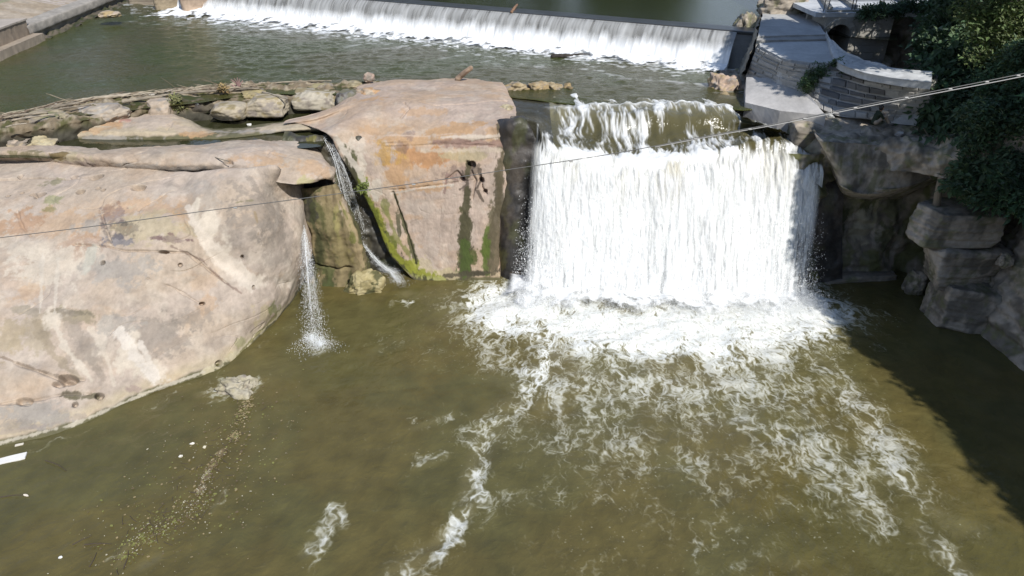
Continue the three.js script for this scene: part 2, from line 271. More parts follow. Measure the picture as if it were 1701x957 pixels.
// foam on the pool: how much of it floats at a place (polylines of foam, in world metres on the pool)
const pool = (list, w, s) => ({ pts: list.map(([x, y]) => Y(x, y, 0)), w, s });
const FOAM = [
  pool([[850, 510], [1000, 540], [1150, 543], [1320, 515]], 2.9, 1.70), pool([[900, 560], [905, 600], [885, 640]], 1.16, 1.18), pool([[960, 570], [1000, 595], [1040, 620]], 1.83, 0.90),
  pool([[1110, 570], [1200, 590], [1270, 580]], 2.07, 1.06), pool([[1000, 630], [1150, 640], [1270, 630]], 3.17, 0.83), pool([[1160, 680], [1300, 720], [1400, 770]], 2.32, 0.74),
  pool([[878, 645], [845, 680], [805, 725]], 0.92, 0.95), pool([[805, 725], [795, 770], [785, 790], [782, 830]], 0.51, 0.99), pool([[782, 830], [760, 870], [720, 910]], 0.34, 1.06), pool([[700, 925], [670, 945], [650, 965]], 0.61, 0.84),
  pool([[880, 650], [920, 670], [950, 640]], 1.10, 0.84), pool([[800, 830], [860, 830], [910, 825]], 0.85, 0.47), pool([[690, 710], [720, 700], [748, 690]], 0.30, 0.67), pool([[690, 775], [740, 758]], 0.30, 0.67),
  pool([[1260, 610], [1335, 690], [1400, 770], [1440, 840]], 1.34, 0.78), pool([[1310, 540], [1430, 680], [1490, 775], [1500, 800]], 1.22, 0.83), pool([[1490, 800], [1540, 845], [1590, 880]], 0.61, 0.74), pool([[1550, 850], [1620, 880]], 0.49, 0.74),
  pool([[1530, 880], [1570, 925], [1610, 960]], 0.55, 0.84), pool([[1370, 800], [1420, 830], [1460, 860]], 0.43, 0.78), pool([[1290, 730], [1340, 765], [1380, 770]], 0.49, 0.81),
  pool([[508, 918], [535, 885], [560, 850]], 0.29, 0.95), pool([[235, 940], [262, 926]], 0.24, 0.90), pool([[195, 940], [212, 908]], 0.20, 0.84), pool([[355, 850], [372, 815]], 0.15, 0.67),
  pool([[330, 655], [370, 645], [425, 640]], 0.37, 0.69), pool([[515, 562], [528, 582]], 0.67, 0.78), pool([[672, 488], [690, 492]], 0.49, 1.01), pool([[800, 495], [815, 560], [840, 620]], 1.59, 0.74), pool([[1350, 510], [1400, 530], [1420, 550]], 1.10, 0.81),
  pool([[560, 700], [640, 800], [560, 900]], 3.05, 0.11), pool([[980, 710], [1150, 740]], 3.42, 0.63), pool([[1100, 880], [1300, 900]], 4.27, 0.34), pool([[860, 710], [1000, 780]], 2.07, 0.56), pool([[420, 590], [470, 545], [520, 525]], 0.17, 0.56),
  pool([[640, 560], [700, 600]], 1.22, 0.31), pool([[990, 900], [1080, 950]], 2.44, 0.17), pool([[0, 742], [60, 735], [130, 722]], 0.15, 0.62), pool([[230, 690], [300, 655], [380, 615]], 0.12, 0.56),
];
function foamAt(x, z) {
  let d = 0.05;
  for (const f of FOAM) for (let k = 0; k + 1 < f.pts.length; k++) {
    const a = f.pts[k], b = f.pts[k + 1], ux = b.x - a.x, uz = b.z - a.z, t = clamp(((x - a.x) * ux + (z - a.z) * uz) / (ux * ux + uz * uz)), e = Math.hypot(x - a.x - ux * t, z - a.z - uz * t) / f.w;
    if (e < 2.4) d = Math.max(d, f.s * Math.exp(-e * e * 0.8));
  }
  return d;
}
const POOL = { x0: -28, x1: 26, z0: -35, z1: -11 };
const foamGrid = (() => { const W = 270, H = 120, a = new Float32Array(W * H); for (let j = 0; j < H; j++) for (let i = 0; i < W; i++) a[j * W + i] = foamAt(lerp(POOL.x0, POOL.x1, i / (W - 1)), lerp(POOL.z0, POOL.z1, j / (H - 1))); return { W, H, a }; })();
function foamDensity(x, z) { const { W, H, a } = foamGrid, u = clamp((x - POOL.x0) / (POOL.x1 - POOL.x0)) * (W - 1.001), v = clamp((z - POOL.z0) / (POOL.z1 - POOL.z0)) * (H - 1.001), i = u | 0, j = v | 0, f = u - i, g = v - j; return lerp(lerp(a[j * W + i], a[j * W + i + 1], f), lerp(a[(j + 1) * W + i], a[(j + 1) * W + i + 1], f), g); }
function foamPattern(x, z) {                                // 0 water, 1 foam
  const wx = 0.34 * noise(x * 0.8, z * 0.6, 3.3) + 0.2 * noise(x * 2.2, z * 1.8, 8.1) + 0.10 * noise(x * 5, z * 4.4, 1.1), wz = 0.4 * noise(x * 0.8 + 31, z * 0.6, 5.7) + 0.22 * noise(x * 2.2 + 9, z * 1.8, 2.2) + 0.11 * noise(x * 5 + 5, z * 4.4, 6.1);
  const tx = 0.7 * noise(x * 0.4, z * 0.4, 40.5), tz = 1.2 * noise(x * 0.5 + 7, z * 0.3, 42.5), D = foamDensity(x + wx * 1.2 + tx * 0.5, z + wz * 1.2 + tz);
  const px = x + wx - 7.4, pz = z + wz + 50, R = Math.hypot(px, pz), X = Math.atan2(px, pz) * 27 + 60, Zz = R * 0.62;
  const r1 = 1 - 2.2 * Math.abs(noise(X * 0.95, Zz * 0.8, 11.3)), r2 = 1 - 2.2 * Math.abs(noise(X * 2.3, Zz * 1.9, 4.4)), r3 = 1 - 2.2 * Math.abs(noise(X * 5.2 + 3, Zz * 4.4, 2.5)), r4 = 1 - 2.2 * Math.abs(noise(X * 10.5, Zz * 9.5, 7.5));
  const web = 0.27 * r1 + 0.34 * r2 + 0.38 * r3 + 0.26 * r4 + 0.10 * noise(x * 19, z * 19, 5.5);
  const patch = 0.30 * fbm(x * 0.4, z * 0.4, 15.5, 3) * Math.min(1, D * 3), thr = 1.06 - 0.98 * D - patch;
  let f = Math.pow(smooth(thr, thr + 0.8, web), 1.15) * lerp(0.55, 1, smooth(0.5, 1.35, D)) * (0.8 + 0.25 * r4);
  const speck = noise(x * 9.5, z * 9.5, 21.5) + 0.5 * noise(x * 19, z * 19, 3.5);
  f = clamp(Math.max(f, smooth(0.80 - Math.min(0.2, D * 0.4), 0.95, speck + 0.3 * noise(x * 0.4, z * 0.4, 30.5)) * 0.4 * smooth(0.06, 0.3, D)));
  return f;
}
const pw = 2048, ph = 1024, poolRough = new Uint8Array(pw * ph * 4);
const poolMap = dataTex(pw, ph, (u, v, i, j) => {
  const x = lerp(POOL.x0, POOL.x1, u), z = lerp(POOL.z0, POOL.z1, v), f = foamPattern(x, z), o = (j * pw + i) * 4, r = (0.12 + 0.7 * f) * 255;
  poolRough[o] = 255; poolRough[o + 1] = r; poolRough[o + 2] = 0; poolRough[o + 3] = 255;
  const t = fbm(x * 0.22, z * 0.22, 3.5, 4), s = 1 + 0.1 * fbm(x * 1.2, z * 1.2, 8.5, 3);
  const w = mix3([0.362, 0.328, 0.195], [0.345, 0.325, 0.20], smooth(-0.3, 0.3, t)), milk = smooth(0.25, 0.9, foamDensity(x, z)) * 0.35;
  return mix3(mix3(w.map((c) => c * s), [0.47, 0.44, 0.33], milk), [0.90, 0.905, 0.89], f);
}, { srgb: true, repeat: false });
const poolRoughMap = new THREE.DataTexture(poolRough, pw, ph); poolRoughMap.magFilter = THREE.LinearFilter; poolRoughMap.needsUpdate = true;
const poolBump = rippleBump.clone(); poolBump.repeat.set(54 / 5, 24 / 5); poolBump.needsUpdate = true;
{
  const nx = 620, nz = 420, g = new THREE.PlaneGeometry(1, 1, nx, nz), P = g.attributes.position, T = g.attributes.uv;
  for (let i = 0; i < P.count; i++) {
    const u = P.getX(i) + 0.5, v = 0.5 - P.getY(i), x = lerp(POOL.x0, POOL.x1, u), z = lerp(POOL.z0, POOL.z1, v), d = foamDensity(x, z), rough = smooth(0.15, 1.2, d);
    const calm = 0.035 * noise(x * 0.5, z * 0.5, 1.5) + 0.025 * noise(x * 1.3 + 0.3 * z, z * 1.5, 2.5) + 0.010 * noise(x * 3 + z, z * 3.4, 6.5), wild = 0.16 * fbm(x * 0.7, z * 0.7, 6.5, 2) + 0.05 * noise(x * 1.9, z * 1.9, 9.5);
    P.setXYZ(i, x, calm + rough * wild, z); T.setXY(i, u, v);
  }
  const ix = g.index.array; g.computeVertexNormals();
  const water = new THREE.MeshPhysicalMaterial({ map: poolMap, roughnessMap: poolRoughMap, roughness: 1, ior: 1.33, bumpMap: poolBump, bumpScale: 0.06 });
  struct('plunge_pool', g, water, 'murky brown plunge pool with foam streaks spreading below the falls');
}

// the river between the weir and the falls, the still upper reach, and the low pools among the ledges
const riverMat = (c, rough, rep, bump) => { const b = rippleBump.clone(); b.repeat.set(...rep); b.needsUpdate = true; return new THREE.MeshPhysicalMaterial({ color: new THREE.Color().setRGB(...c), roughness: rough, ior: 1.33, bumpMap: b, bumpScale: bump }); };
const vcWater = (rough, rep, bump) => { const m = riverMat([1, 1, 1], rough, rep, bump); m.vertexColors = true; return m; };
function colored(g, fn, alpha = false) { const P = g.attributes.position, k = alpha ? 4 : 3, a = new Float32Array(P.count * k), T = g.attributes.uv; for (let i = 0; i < P.count; i++) a.set(fn(P.getX(i), P.getY(i), P.getZ(i), T.getX(i) * 6, T.getY(i) * 6, i), i * k); g.setAttribute('color', new THREE.BufferAttribute(a, k)); return g; }
const RIVER = 8;
const frontPx = [[-260, 205], [-60, 205], [40, 192], [130, 185], [230, 175], [330, 165], [430, 152], [520, 152], [610, 152], [720, 150], [840, 158], [930, 168], [985, 172], [1060, 172], [1130, 172], [1190, 176], [1230, 180], [1262, 178]];
const weirA = V(14.6, 0, -45.2), weirB = V(-46, 0, -77.2);     // foot of the weir, right to left
{
  const net = frontPx.map(([x, y], i) => { const a = Y(x, y, RIVER), t = 1 - i / (frontPx.length - 1), b = V(lerp(weirA.x, weirB.x, t), RIVER, lerp(weirA.z, weirB.z, t) - 0.8); return [lift(a, -0.12, 0), a, a.clone().lerp(b, 0.3), a.clone().lerp(b, 0.65), b]; });
  const g = sweep(net, 420, 170);
  const P = g.attributes.position;
  for (let i = 0; i < P.count; i++) { const x = P.getX(i), z = P.getZ(i); P.setY(i, P.getY(i) + 0.035 * noise(x * 0.9, z * 1.3, 3.5) + 0.02 * noise(x * 2.3, z * 3, 8.5)); }
  g.computeVertexNormals();
  const wx = weirB.x - weirA.x, wz = weirB.z - weirA.z, wl = Math.hypot(wx, wz);
  colored(g, (x, y, z) => {
    const d = ((x - weirA.x) * wz - (z - weirA.z) * wx) / wl, t = ((x - weirA.x) * wx + (z - weirA.z) * wz) / wl;   // metres downstream of the weir's foot
    const n = fbm(x * 1.1, z * 1.6, 5.5, 4, 0.6), far = Math.abs(d);
    let f = smooth(47, 44, t) * smooth(0.95, 0.35, far / (2.1 + 1.1 * noise(t * 0.35, 3, 2) + t * 0.035) + n * 0.9);
    f = Math.max(f, 0.55 * smooth(0.40, 0.62, n + 0.16 - far * 0.015) * smooth(9, 2, far));
    const c = mix3([0.052, 0.06, 0.012], [0.064, 0.06, 0.018], smooth(-0.3, 0.3, fbm(x * 0.15, z * 0.2, 9.5, 3)));
    return mix3(c, [0.82, 0.83, 0.82], f);
  });
  struct('river', g, vcWater(0.13, [2.2, 3.2], 0.09), 'rippled green-brown river between the weir and the rock ledges');
}
struct('reservoir', (() => { const a = Y(1226, 50, 10.15), d = Y(640, 0.5, 10.15).sub(a).setY(0).normalize(), b = V(d.z, 0, -d.x), q = (s, o) => a.clone().addScaledVector(d, s).addScaledVector(b.z < 0 ? b : b.clone().negate(), o).setY(10.06); return sweep([-9, 0, 20, 40, 52].map((s) => [q(s, 1.45), q(s, 20), q(s, 45), q(s, 90)]).reverse(), 60, 40); })(), riverMat([0.03, 0.036, 0.018], 0.05, [40, 16], 0.006), 'still upper reach of the river above the weir');
struct('ledge_pool', (() => { const a = [[-120, 262], [40, 262], [150, 262], [260, 262], [370, 252], [450, 246], [505, 246], [535, 243]], b = [[-120, 190], [40, 190], [150, 190], [260, 170], [370, 165], [450, 165], [540, 165], [590, 168]];
  return sweep(a.map(([x, y], i) => [Y(x, y, 6.98), Y(b[i][0], b[i][1], 6.98)].map((p, k, q) => p)).map(([p, q]) => [p, p.clone().lerp(q, 0.5), q]), 60, 20); })(), riverMat([0.035, 0.036, 0.016], 0.05, [2, 1], 0.015), 'shallow still pool lying between the sandstone ledges');

// ------------------------------------------------------------------ the big waterfall
const whiteWater = new THREE.MeshPhysicalMaterial({ vertexColors: true, roughness: 0.75, ior: 1.33, transparent: true, side: THREE.DoubleSide });
const slick = new THREE.MeshPhysicalMaterial({ vertexColors: true, roughness: 0.14, ior: 1.33, bumpMap: (() => { const b = rippleBump.clone(); b.repeat.set(2, 2); b.needsUpdate = true; return b; })(), bumpScale: 0.05 });
const lipPx = [[849, 197, -33.7], [890, 203, -33.3], [903, 226, -32.85], [938, 246, -32.4], [1035, 262, -32.2], [1120, 262, -32.2], [1210, 246, -32.5], [1270, 234, -33.0], [1325, 244, -32.9], [1366, 276, -32.2]];
const lip = lipPx.map(([x, y, z]) => Z(x, y, z));
const falls = thing('waterfall', 'broad white waterfall pouring over the sandstone lip into the brown pool', 'waterfall');
{
  const r0 = [[847, 152], [900, 154], [955, 160], [990, 168], [1060, 168], [1120, 168], [1182, 172], [1215, 182], [1250, 200], [1290, 214]].map(([x, y]) => Y(x, y, 7.97));
  const r1 = [[847, 172], [900, 175], [945, 180], [982, 186], [1050, 188], [1120, 188], [1192, 192], [1238, 203], [1280, 214], [1310, 222]].map(([x, y], i) => Y(x, y, [7.86, 7.86, 7.84, 7.9, 7.95, 7.95, 7.85, 7.7, 7.5, 7.3][i]));
  const r2 = [[848, 186], [897, 188], [925, 207], [960, 217], [1040, 222], [1120, 222], [1200, 217], [1258, 214], [1305, 226], [1345, 245]].map(([x, y], i) => Y(x, y, [7.78, 7.72, 7.42, 7.25, 7.2, 7.2, 7.25, 7.35, 7.1, 6.75][i]));
  const net = lip.map((p, i) => i < 2 ? [lift(p, -0.9, 0.12), lift(p, -0.45, 0.11), lift(p, -0.16, 0.06), p, p.clone().lerp(r2[i], 0.12), p.clone().lerp(r2[i], 0.4), r2[i], r1[i], r0[i], lift(r0[i], -0.2, -1.2)] : [lift(p, -1.0, 0.50), lift(p, -0.45, 0.34), lift(p, -0.12, 0.14), p, p.clone().lerp(r2[i], 0.07), p.clone().lerp(r2[i], 0.3), r2[i], r1[i], r0[i], lift(r0[i], -0.2, -1.2)]);
  const g = sweep(net, 380, 200), P = g.attributes.position;
  const foamOf = (x, z) => {
    const step = smooth(-34.4, -35.6, z) * smooth(-37.6, -36.9, z), wx = 0.35 * noise(x * 0.9, z * 0.9, 2.5);
    const fl = wx + 0.25 * (x - 7) * (z + 33) * 0.06, str = 0.35 + 0.62 * noise((x + fl) * 1.8, z * 0.32, 4.4) + 0.5 * noise((x + fl) * 4.3, z * 0.55, 9.4) + 0.42 * noise((x + fl) * 9, z * 1.1, 2.4) + 0.3 * noise(x * 17, z * 2.6, 3.3), inside = smooth(1.4, 3.6, x + 0.4 * noise(z, 3, 3)) * smooth(14.2, 11.5, x);
    const band = Math.exp(-(((z + 36.6 + 0.16 * noise(x * 1.3, 3, 5)) / 0.26) ** 2)) * inside, below = smooth(-36.4, -35.4, z) * smooth(-34.6, -35.2, z);
    return clamp(Math.max(band * 0.95 * (0.6 + 0.8 * noise(x * 2.5, z * 4, 8) + 0.4 * noise(x * 7, z * 8, 3)), 0.8 * smooth(0.5, 1.15, str + 0.16 * inside + 0.16 * step * inside - 0.12 * below + 0.3 * fbm(x * 0.7, z * 0.5, 1.5, 2) + 0.7 * smooth(-32.75, -32.2, z) + 0.55 * smooth(-33.9, -32.7, z) * smooth(-0.15, 0.35, noise(x * 0.9, z * 0.5, 12)) - (x < 1.2 ? 0.45 : 0))));
  };
  for (let i = 0; i < P.count; i++) { const x = P.getX(i), y = P.getY(i), z = P.getZ(i), s = smooth(0.8, 3, x); P.setY(i, y + s * (0.12 * fbm(x * 0.9, z * 0.9, 2.5, 3) + 0.1 * noise(x * 2.4, z * 0.7, 3.5) + 0.06 * foamOf(x, z) + 0.16 * Math.exp(-(((z + 36.5) / 0.5) ** 2)) * (0.6 + noise(x * 1.6, 2, 7)))); }
  g.computeVertexNormals();
  colored(g, (x, y, z, a, b, i) => mix3(x < 2 ? [0.05, 0.046, 0.03] : mix3([0.085, 0.075, 0.034], [0.16, 0.145, 0.085], smooth(-34.5, -36.3, z)), [0.85, 0.855, 0.84], foamOf(x, z)));
  mesh('cascade', g, slick, falls);

  const foot = [[862, 476], [866, 482], [880, 487], [930, 492], [1030, 496], [1120, 498], [1205, 498], [1264, 497], [1306, 496], [1336, 492]].map(([x, y]) => Y(x, y, -0.1));
  const T = lip.slice(1), B = foot.slice(1), nu = 760, nv = 300;
  const curtain = (push, seed, alphaOf, tone) => {
    const net = T.map((a, i) => Array.from({ length: 9 }, (_, k) => { const t = k / 8, s = Math.sqrt(t) * 0.8 + 0.2 * t; return V(lerp(a.x, B[i].x, s), lerp(a.y + 0.07, B[i].y, t), lerp(a.z + 0.06, B[i].z, s) + push * (0.15 + s)); }));
    const g = sweep(net, nu, nv), P = g.attributes.position, N = g.attributes.normal, base = P.array.slice();
    for (let i = 0; i < P.count; i++) {
      const u = (i / (nv + 1) | 0) / nu * 15, v = (i % (nv + 1)) / nv * 7, d = smooth(0, 0.8, v) * (0.20 * noise(u * 0.7 + seed, v * 0.3, 1.5) + 0.05 * noise(u * 3.1, v * 0.7, seed) + 0.04 * noise(u * 7 + seed, v * 2.2, 4) + 0.014 * noise(u * 15, v * 4.5, seed + 5) + 0.014 * noise(u * 6, v * 7, seed + 8));
      P.array[i * 3 + 2] += d; P.array[i * 3] += 0.3 * d;
    }
    g.computeVertexNormals();
    return colored(g, (x, y, z, a, b, i) => { const u = (i / (nv + 1) | 0) / nu * 15, v = (i % (nv + 1)) / nv * 7; const c = tone(u, v), rag = 0.42 + 0.9 * noise(u * 0.7 + seed, 2, 5) + 0.8 * noise(u * 2.6, seed, 5) + 0.6 * noise(u * 8, seed, 9); return [...c, clamp(alphaOf(u, v)) * smooth(0, 0.5, v - 0.9 * clamp(rag, 0, 1.2))]; }, true);
  };
  const strands = (u, v, s) => 0.52 * noise(u * 0.75 + s, v * 0.22, 2.5) + 0.34 * noise(u * 4.3 + 0.3 * noise(v, u, 4), v * 0.55, s) + 0.28 * noise(u * 10 + s, v * 1.1, 7.5) + 0.20 * noise(u * 21, v * 2.6, s + 3);
  const edge = (u, v) => smooth(0, 0.9, u) * smooth(15.0, 14.5, u + 0.3 * noise(v * 1.3, 4, 4));
  const body = (u, v, s) => { const open = smooth(1.3, 0.5, u) * 0.5 + smooth(9.5, 14.6, u) * 0.36 + smooth(0.8, 0, v + 0.25 * noise(u * 2.5, 4, 4)) * (0.22 + 0.6 * noise(u * 0.9, 3, 3) + 0.5 * noise(u * 3.3, 7, 3)) ; return 0.84 - open + strands(u, v, s); };
  const tint = (u, v) => mix3([0.80, 0.81, 0.80], [0.58, 0.54, 0.43], clamp(smooth(3.2, 0.2, v) * (0.35 + 0.8 * noise(u * 0.6, 2, 6) + 0.5 * noise(u * 3.5, v * 0.2, 9))));
  mesh('water_curtain', curtain(0, 3, (u, v) => smooth(-0.15, 0.65, body(u, v, 3)) * edge(u, v), tint), whiteWater, falls);
  mesh('water_curtain', curtain(0.10, 11, (u, v) => smooth(0.3, 1.1, body(u, v, 17)) * edge(u, v), tint), whiteWater, falls);
  mesh('water_curtain', curtain(0.2, 23, (u, v) => 0.85 * smooth(0.45, 1.2, body(u, v, 29) + 0.25 * smooth(3, 7, v)) * edge(u, v), () => [0.82, 0.825, 0.82]), whiteWater, falls);

  // the boil where the curtain meets the pool
  const b0 = [[845, 474], [900, 484], [1030, 490], [1150, 492], [1260, 491], [1345, 486]].map(([x, y]) => Y(x, y, 0.1)), b1 = [[830, 500], [890, 540], [1020, 562], [1150, 566], [1270, 548], [1350, 512]].map(([x, y]) => Y(x, y, 0));
  const bg = sweep(b0.map((a, i) => [lift(a, 0.25, -0.9), lift(a, 0.32, -0.2), lift(a.clone().lerp(b1[i], 0.35), 0.28), lift(a.clone().lerp(b1[i], 0.7), 0.1), lift(b1[i], -0.12)]), 420, 110), BP = bg.attributes.position;
  for (let i = 0; i < BP.count; i++) { const x = BP.getX(i), y = BP.getY(i), z = BP.getZ(i); const cv = smooth(0.3, 1.4, bg.attributes.uv.getY(i) * 6); BP.setY(i, y + 0.02 + cv * 0.26 * fbm(x * 0.8, z * 0.8, 4.5, 2) + cv * 0.06 * noise(x * 2.2, z * 2.2, 3.5) + 0.02 * noise(x * 5, z * 5, 5.5)); }
  bg.computeVertexNormals();
  colored(bg, (x, y, z, u, v) => { const e = clamp(smooth(0, 0.5, u) * smooth(15.8, 15.0, u)), out = smooth(1.2, 3.6, v); const n = fbm(x * 1.3, z * 1.3, 7.5, 5, 0.68); return [0.80, 0.805, 0.80, clamp(smooth(out * 1.7 - 1.2, out * 1.7 + 0.25, n + 0.05) * e)]; }, true);
  mesh('boiling_foam', bg, whiteWater, falls);

  // flying drops
  const r = rng(41), drop = new THREE.IcosahedronGeometry(1, 0), n = 16000, im = new THREE.InstancedMesh(drop, plain([0.88, 0.89, 0.89], 0.5), n), m4 = new THREE.Matrix4(), q = new THREE.Quaternion(), s = V();
  for (let i = 0; i < n; i++) {
    const u = r() < 0.0 ? (r() < 0.5 ? Math.pow(r(), 1.5) * 0.08 : 1 - Math.pow(r(), 1.5) * 0.1) : r(), a = crCurve(T, u * (T.length - 1) * 0.9999), b = crCurve(B, u * (B.length - 1) * 0.9999), t = Math.pow(r(), 0.22), k = Math.sqrt(t);
    const low = t > 0.85 ? 1 : 0, p = V(lerp(a.x, b.x, k) + (r() - 0.5) * (0.5 + 0.8 * t), lerp(a.y, b.y, t) + low * r() * r() * 0.7, lerp(a.z, b.z, k) + 0.25 + (r() - 0.3) * (0.5 + 0.9 * t) + low * r() * 1.2), k2 = 0.005 + 0.012 * r() * r();
    m4.compose(p, q, s.set(k2, k2 * (1 + 2.5 * r()), k2)); im.setMatrixAt(i, m4);
  }
  im.name = 'spray'; im.userData.kind = 'stuff'; im.castShadow = im.receiveShadow = true; falls.add(im);
  const nm = 90000, mist = new THREE.InstancedMesh(drop, plain([0.88, 0.89, 0.89], 0.5), nm);
  for (let i = 0; i < nm; i++) {
    const u = r(), a = crCurve(B, clamp(u + 0.03 * (r() - 0.5)) * (B.length - 1) * 0.9999), puff = 0.6 + 0.5 * noise(u * 14, 3, 3) + 0.3 * noise(u * 37, 5, 3), h = r() * r() * 1.7 * puff, k2 = 0.003 + 0.0045 * r();
    m4.compose(V(a.x + (r() - 0.5) * 0.6, 0.05 + h, a.z + 0.1 + (r() + r() * r() * 1.6) * (1.5 - h * 0.45)), q, s.set(k2, k2, k2)); mist.setMatrixAt(i, m4);
  }
  mist.name = 'mist'; mist.userData.kind = 'stuff'; mist.castShadow = mist.receiveShadow = true; falls.add(mist);
}
// thin streams: bundles of falling threads
function stream(name, label, paths, { count = 10, spread = 0.12, r = 0.025, drops = 300, fan = 0.25, seed = 1, splash } = {}) {
  const t = thing(name, label, 'waterfall'), rr = rng(seed), geos = [];
  for (const pts of paths) for (let k = 0; k < count; k++) {
    const off = (rr() - 0.5) * 2, off2 = (rr() - 0.5), a = rr() * 0.25, b = 0.75 + rr() * 0.25, ps = [];
    for (let i = 0; i <= 14; i++) { const f = lerp(a, b, i / 14), p = crCurve(pts, f * (pts.length - 1) * 0.9999), w = spread * (0.5 + f * (1 + fan)); ps.push(V(p.x + off * w + 0.05 * noise(i * 0.8, k, seed), p.y, p.z + off2 * w)); }
    geos.push(tubeGeo(ps, r * (0.4 + rr()), { seg: 40, sides: 5, r2: r * (0.3 + rr() * 0.8) }));
  }
  mesh('water_threads', mergeGeometries(geos), plain([0.84, 0.86, 0.87], 0.5), t).userData.kind = 'stuff';
  const n = drops, im = new THREE.InstancedMesh(new THREE.IcosahedronGeometry(1, 0), plain([0.86, 0.88, 0.89], 0.5), n), m4 = new THREE.Matrix4(), q = new THREE.Quaternion();
  for (let i = 0; i < n; i++) {
    const pts = paths[i % paths.length], f = Math.pow(clamp(rr() + 0.12 * noise(i * 0.01, seed, 3)), 0.7), p = crCurve(pts, f * (pts.length - 1) * 0.9999), w = spread * (0.6 + 2.2 * f * (1 + fan)), k = 0.004 + 0.009 * rr() * rr();
    if (splash && rr() < splash[1]) { const a = rr() * 6.28, d = Math.abs(rr() + rr() + rr() - 1.5) * (1 + 0.5 * Math.sin(a * 3 + 1)) * splash[0]; const e = pts[pts.length - 1]; p.set(e.x + Math.cos(a) * d, 0.03 + Math.abs(rr() - rr()) * 0.35 * (1 - d / splash[0] * 0.6), e.z + Math.sin(a) * d); } else p.add(V((rr() + rr() + rr() - 1.5) * w * (1 + 0.6 * noise(f * 9, seed, 2)), (rr() - 0.5) * 0.2, (rr() - 0.5) * w));
    m4.compose(p, q, V(k, k * (1 + rr() * 2), k)); im.setMatrixAt(i, m4);
  }
  im.name = 'spray'; im.userData.kind = 'stuff'; im.castShadow = true; t.add(im);
  return t;
}
{
  const jet = (a, b) => Array.from({ length: 7 }, (_, k) => { const t = k / 6; return V(lerp(a.x, b.x, t), lerp(a.y, b.y, t * t * 0.8 + t * 0.2), lerp(a.z, b.z, t)); });
  stream('thin_waterfall', 'thin white thread of water falling free beside the rounded left outcrop', [jet(Z(505, 378, -30.95), Y(518, 566, 0)), jet(Z(507, 384, -30.95), Y(532, 575, 0))], { count: 4, spread: 0.08, r: 0.005, drops: 9000, fan: 1.9, seed: 5, splash: [0.8, 0.4] });
  stream('thin_waterfall', 'thin stream running down the dark wet cleft and kicking out into the pool', [[Z(539, 230, -33.45), Z(556, 262, -33.38), Z(566, 300, -33.32), Z(578, 345, -33.28), Z(596, 398, -33.22)], [Z(553, 240, -33.45), Z(566, 275, -33.38), Z(580, 320, -33.32), Z(600, 390, -33.25)],
    [Z(602, 404, -33.2), Z(622, 430, -32.85), Z(640, 446, -32.6), Z(652, 452, -32.4)], [Z(602, 404, -33.2), Z(624, 431, -32.85), Z(642, 447, -32.6), Z(654, 453, -32.4), Z(664, 468, -31.8), Z(678, 490, -30.9)], [Z(648, 451, -32.4), Z(660, 466, -31.9), Z(682, 489, -30.9)]], { count: 9, spread: 0.13, r: 0.005, drops: 4200, fan: 0.8, seed: 9 });
  stream('thin_waterfall', 'small white spill between boulders into the ledge pool on the left', [[Y(328, 172, 7.95), Y(331, 186, 7.3), Y(334, 198, 6.98)]], { count: 8, spread: 0.16, r: 0.02, drops: 80, seed: 13 });
  stream('thin_waterfall', 'small spill over the dark lip beside the pale squared boulder', [[Y(566, 152, 7.95), Y(566, 164, 7.5), Y(566, 180, 6.98)], [Y(482, 163, 7.6), Y(480, 172, 7.3), Y(479, 180, 6.98)]], { count: 8, spread: 0.2, r: 0.018, drops: 80, seed: 17 });
}

// ------------------------------------------------------------------ sandstone masses
const rock = (name, label, g, o, mat = M.rock) => tag(mesh(name, rockGeo(g, o), mat), label, 'rock');
